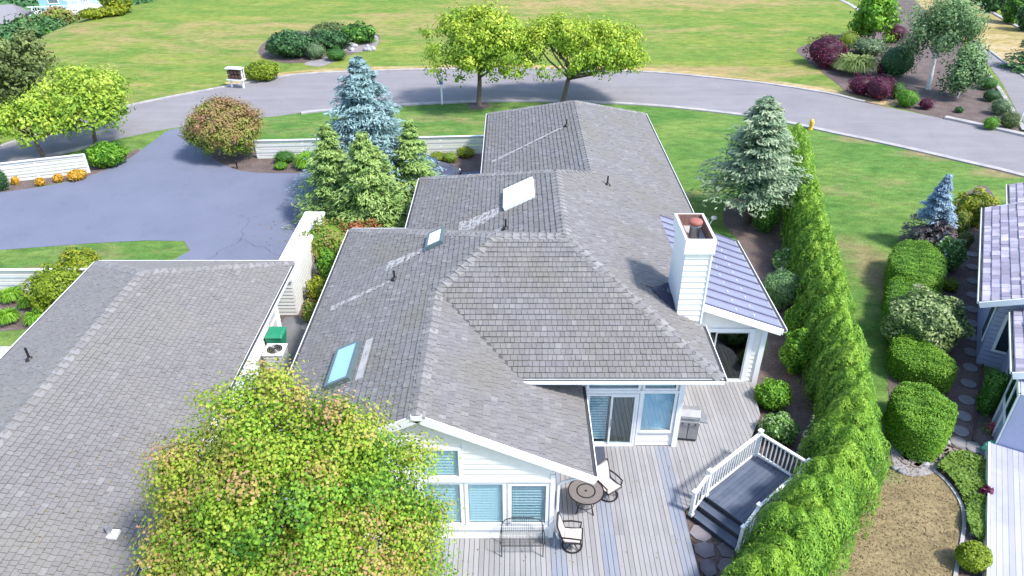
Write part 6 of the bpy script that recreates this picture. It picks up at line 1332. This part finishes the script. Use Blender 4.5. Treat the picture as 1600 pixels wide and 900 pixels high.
# junction bed
for (l, r, a, b, m_, lab, nmn) in ((1265, 1326, 52, 108, 'purple', 'purple barberry at the left tip of the junction bed', 'barberry'), (1280, 1322, 74, 112, 'purple', 'magenta lit barberry in front of the left purple one', 'barberry'), (1329, 1372, 114, 154, 'purple', 'purple barberry by the kerb, left of its twin', 'barberry'), (1356, 1401, 116, 162, 'purple', 'purple barberry by the kerb, right of its twin', 'barberry'),
        (1385, 1420, 36, 70, 'purple', 'dark red shrub left of the birch crown', 'barberry'), (1370, 1392, 92, 122, 'purple', 'small wine red shrub between mound and birch', 'barberry'), (1310, 1341, 46, 84, 'clip_y', 'yellow green upright shrub behind the purple barberries', 'shrub'),
        (1338, 1392, 58, 92, 'sage', 'pale sage shrub in the middle of the junction bed', 'shrub'), (1378, 1436, 66, 128, 'dark', 'dense dark green shrub left of the birch trunk', 'shrub'), (1390, 1416, 126, 158, 'green', 'clipped green shrub above its lower twin', 'shrub'), (1404, 1440, 138, 172, 'bright', 'clipped bright green shrub by the kerb', 'shrub'),
        (1539, 1563, 180, 206, 'bright', 'small round clipped ball shrub at the bed corner', 'shrub'), (1438, 1462, 152, 174, 'purple', 'sparse reddish twiggy shrub near the kerb', 'barberry'), (1494, 1507, 166, 178, 'dark', 'tiny dark shrub alone on the bark', 'shrub'), (1511, 1525, 86, 102, 'purple', 'tiny purple shrub at the side road', 'barberry'),
        (1520, 1548, 104, 128, 'olive', 'olive low shrub first along the side road kerb', 'shrub'), (1534, 1564, 118, 144, 'green', 'green low shrub second along the side road kerb', 'shrub'), (1540, 1570, 138, 162, 'dark', 'dark shrub third along the side road kerb', 'shrub'), (1552, 1584, 152, 184, 'sage', 'pale green shrub fourth along the side road kerb', 'shrub'), (1566, 1598, 172, 206, 'olive', 'olive shrub last along the side road kerb', 'shrub'),
        (1484, 1500, 112, 150, 'dark', 'dark shrub under the right birch boughs', 'shrub')):
    bush(l, r, a, b, m_, lab, name=nmn, rough=.16, n=1300 if r - l > 30 else 700)
c, rr, z = box_px(1315, 1373, 78, 122); tuft('ornamental_grass', 'fountain of pale arching grass above the purple barberries', 'grass clump', c, rr * 1.25, z * .9, 'grassy', 900, .13)
tree('light_conifer', 'bright green conifer with a dark skirt at the back of the junction bed', 'tree', P(1362, 68), 2.6, 2.0, 2.0, 2.7, 'bright', 110, 60, .62, .34, tr=.15, lowcut=-.95, inner=.4)
bt_ = P(1450, 140)
tree('birch_tree', 'weeping birch with a white trunk in the junction bed', 'tree', bt_, 4.2, 2.9, 2.6, 2.6, 'birch', 190, 70, .62, .22, tr=.16, bark='birchbark', nl=18, off=(.1, .6), inner=.35, lowcut=-.75, flat=1.2)
q = thing('weeping_birch', 'lower weeping birch mound hanging right of the white trunk', 'tree', tuple(P(1506, 160)))
arr, cc = crown((0, 1.0, 1.9), 1.45, 1.3, 1.9, 80, 60, .5, .24, flat=1.3, inner=.4, lowcut=-.8); leaf_object('crown', arr, L['birch'], q); MB().tube([(0, 1, 0), (0, 1, 2.6)], [.1, .05], 7).put('trunk', M['birchbark'], q, local=True)
# far hedge mass at the upper right, trees beyond the field at the upper left
for i, (px, py, w_, hz) in enumerate(((1528, 8, 26, 2.6), (1556, 22, 30, 2.8), (1586, 40, 30, 3.0), (1612, 52, 30, 3.0), (1575, 4, 34, 4.5), (1605, 12, 34, 5.0), (1540, -8, 30, 4))):
    c = P(px, py); rr = w_ / 2 * depth(c) / F * 1.1
    shrub('hedge_shrub', ['dark shrub at the upper end of the far kerb', 'dark shrub second along the far kerb', 'dark shrub third along the far kerb', 'dark shrub at the right edge by the far kerb', 'taller dark shrub behind the second one', 'taller dark shrub in the upper right corner', 'dark shrub cut by the top edge beside the pole'][i], 'shrub', c + Vector((0, rr, 0)), rr, rr, hz, 'dark' if i % 2 else 'green', n=1600, size=.35, group='shrubs beyond the far kerb', rough=.18)
FARS = ((15, -14, 122, 6, 'distant'), (50, -18, 122, 6, 'distant'), (82, -22, 124, 5, 'distant'), (-24, -4, 112, 6, 'distant'), (48, 26, 95, 3.4, 'dark'), (66, 20, 96, 3.0, 'olive'), (50, 40, 88, 2.4, 'green'), (34, 52, 83, 2.4, 'dark'), (14, 62, 79, 2.5, 'dark'), (-8, 74, 75, 2.6, 'dark'), (84, 14, 96, 2.2, 'orange'), (97, 18, 96, 1.6, 'olive'),
        (20, 14, 112, 4.5, 'distant'), (84, -12, 118, 6, 'distant'), (205, 2, 104, 2.4, 'dark'), (222, -3, 106, 2.2, 'distant'), (150, -14, 116, 5, 'distant'), (72, 30, 90, 1.8, 'dark'))
NAMES = ['rounded tree in the upper left corner behind the grey roof', 'large tree right of the corner one', 'tall tree left of the teal house', 'tree cut by the left edge above the grey roof', 'dark tree right of the grey roof', 'olive tree on the field crest', 'green tree on the crest below the olive one', 'dark tree on the crest below the green one', 'dark bush like tree near the left edge of the crest', 'dark tree cut by the left edge on the crest', 'rusty bush at the turn of the crest', 'small olive bush beside the teal house', 'tree behind the grey roof ridge', 'tree behind the teal house', 'dark tree right of the cream house', 'small tree at the top edge of the field', 'tree rising behind both balconies', 'low dark tree just below the crest turn']
for i, (px, py, Y, rr, m_) in enumerate(FARS):
    p = PY(px, py, Y); gzz = ground_z(p.x, Y); tz = p.z; hgt = max(tz - gzz, rr)
    tree('far_tree', NAMES[i], 'tree', (p.x, Y, gzz), hgt - max(rr * .75, hgt * .38), rr, rr, max(rr * .75, hgt * .38), m_, 70, 42, rr * .34, rr * .15 + .1, tr=.2, nl=4, group='trees beyond the field', lowcut=-.95, inner=.5)
for i, (px, py) in enumerate(((180, 10), (190, 14), (176, 18), (147, 22))):
    p = P(px, py + 6); shrub('golden_bush', ['golden bush before the cream house, leftmost of the close trio', 'golden bush before the cream house, tallest', 'golden bush before the cream house, low front one', 'pale bush between the two balconies'][i], 'shrub', p, 1.5, 1.3, 2.4 if i < 2 else 1.0, 'gold', n=900, size=.3, group='golden bushes by the far houses')
# the little mulch rings under the street trees
for k, (px, py) in enumerate(((748, 165), (68, 247), (150, 226))):
    p = P(px, py); sheet('mulch_ring', [(p.x + .85 * math.cos(a), p.y + .85 * math.sin(a)) for a in [R(15 * j) for j in range(24)]], .009, M['mulch'], label=['bark ring round the trunk behind the house', 'bark ring round the far left trunk', 'bark ring round the trunk by the grass wedge'][k])
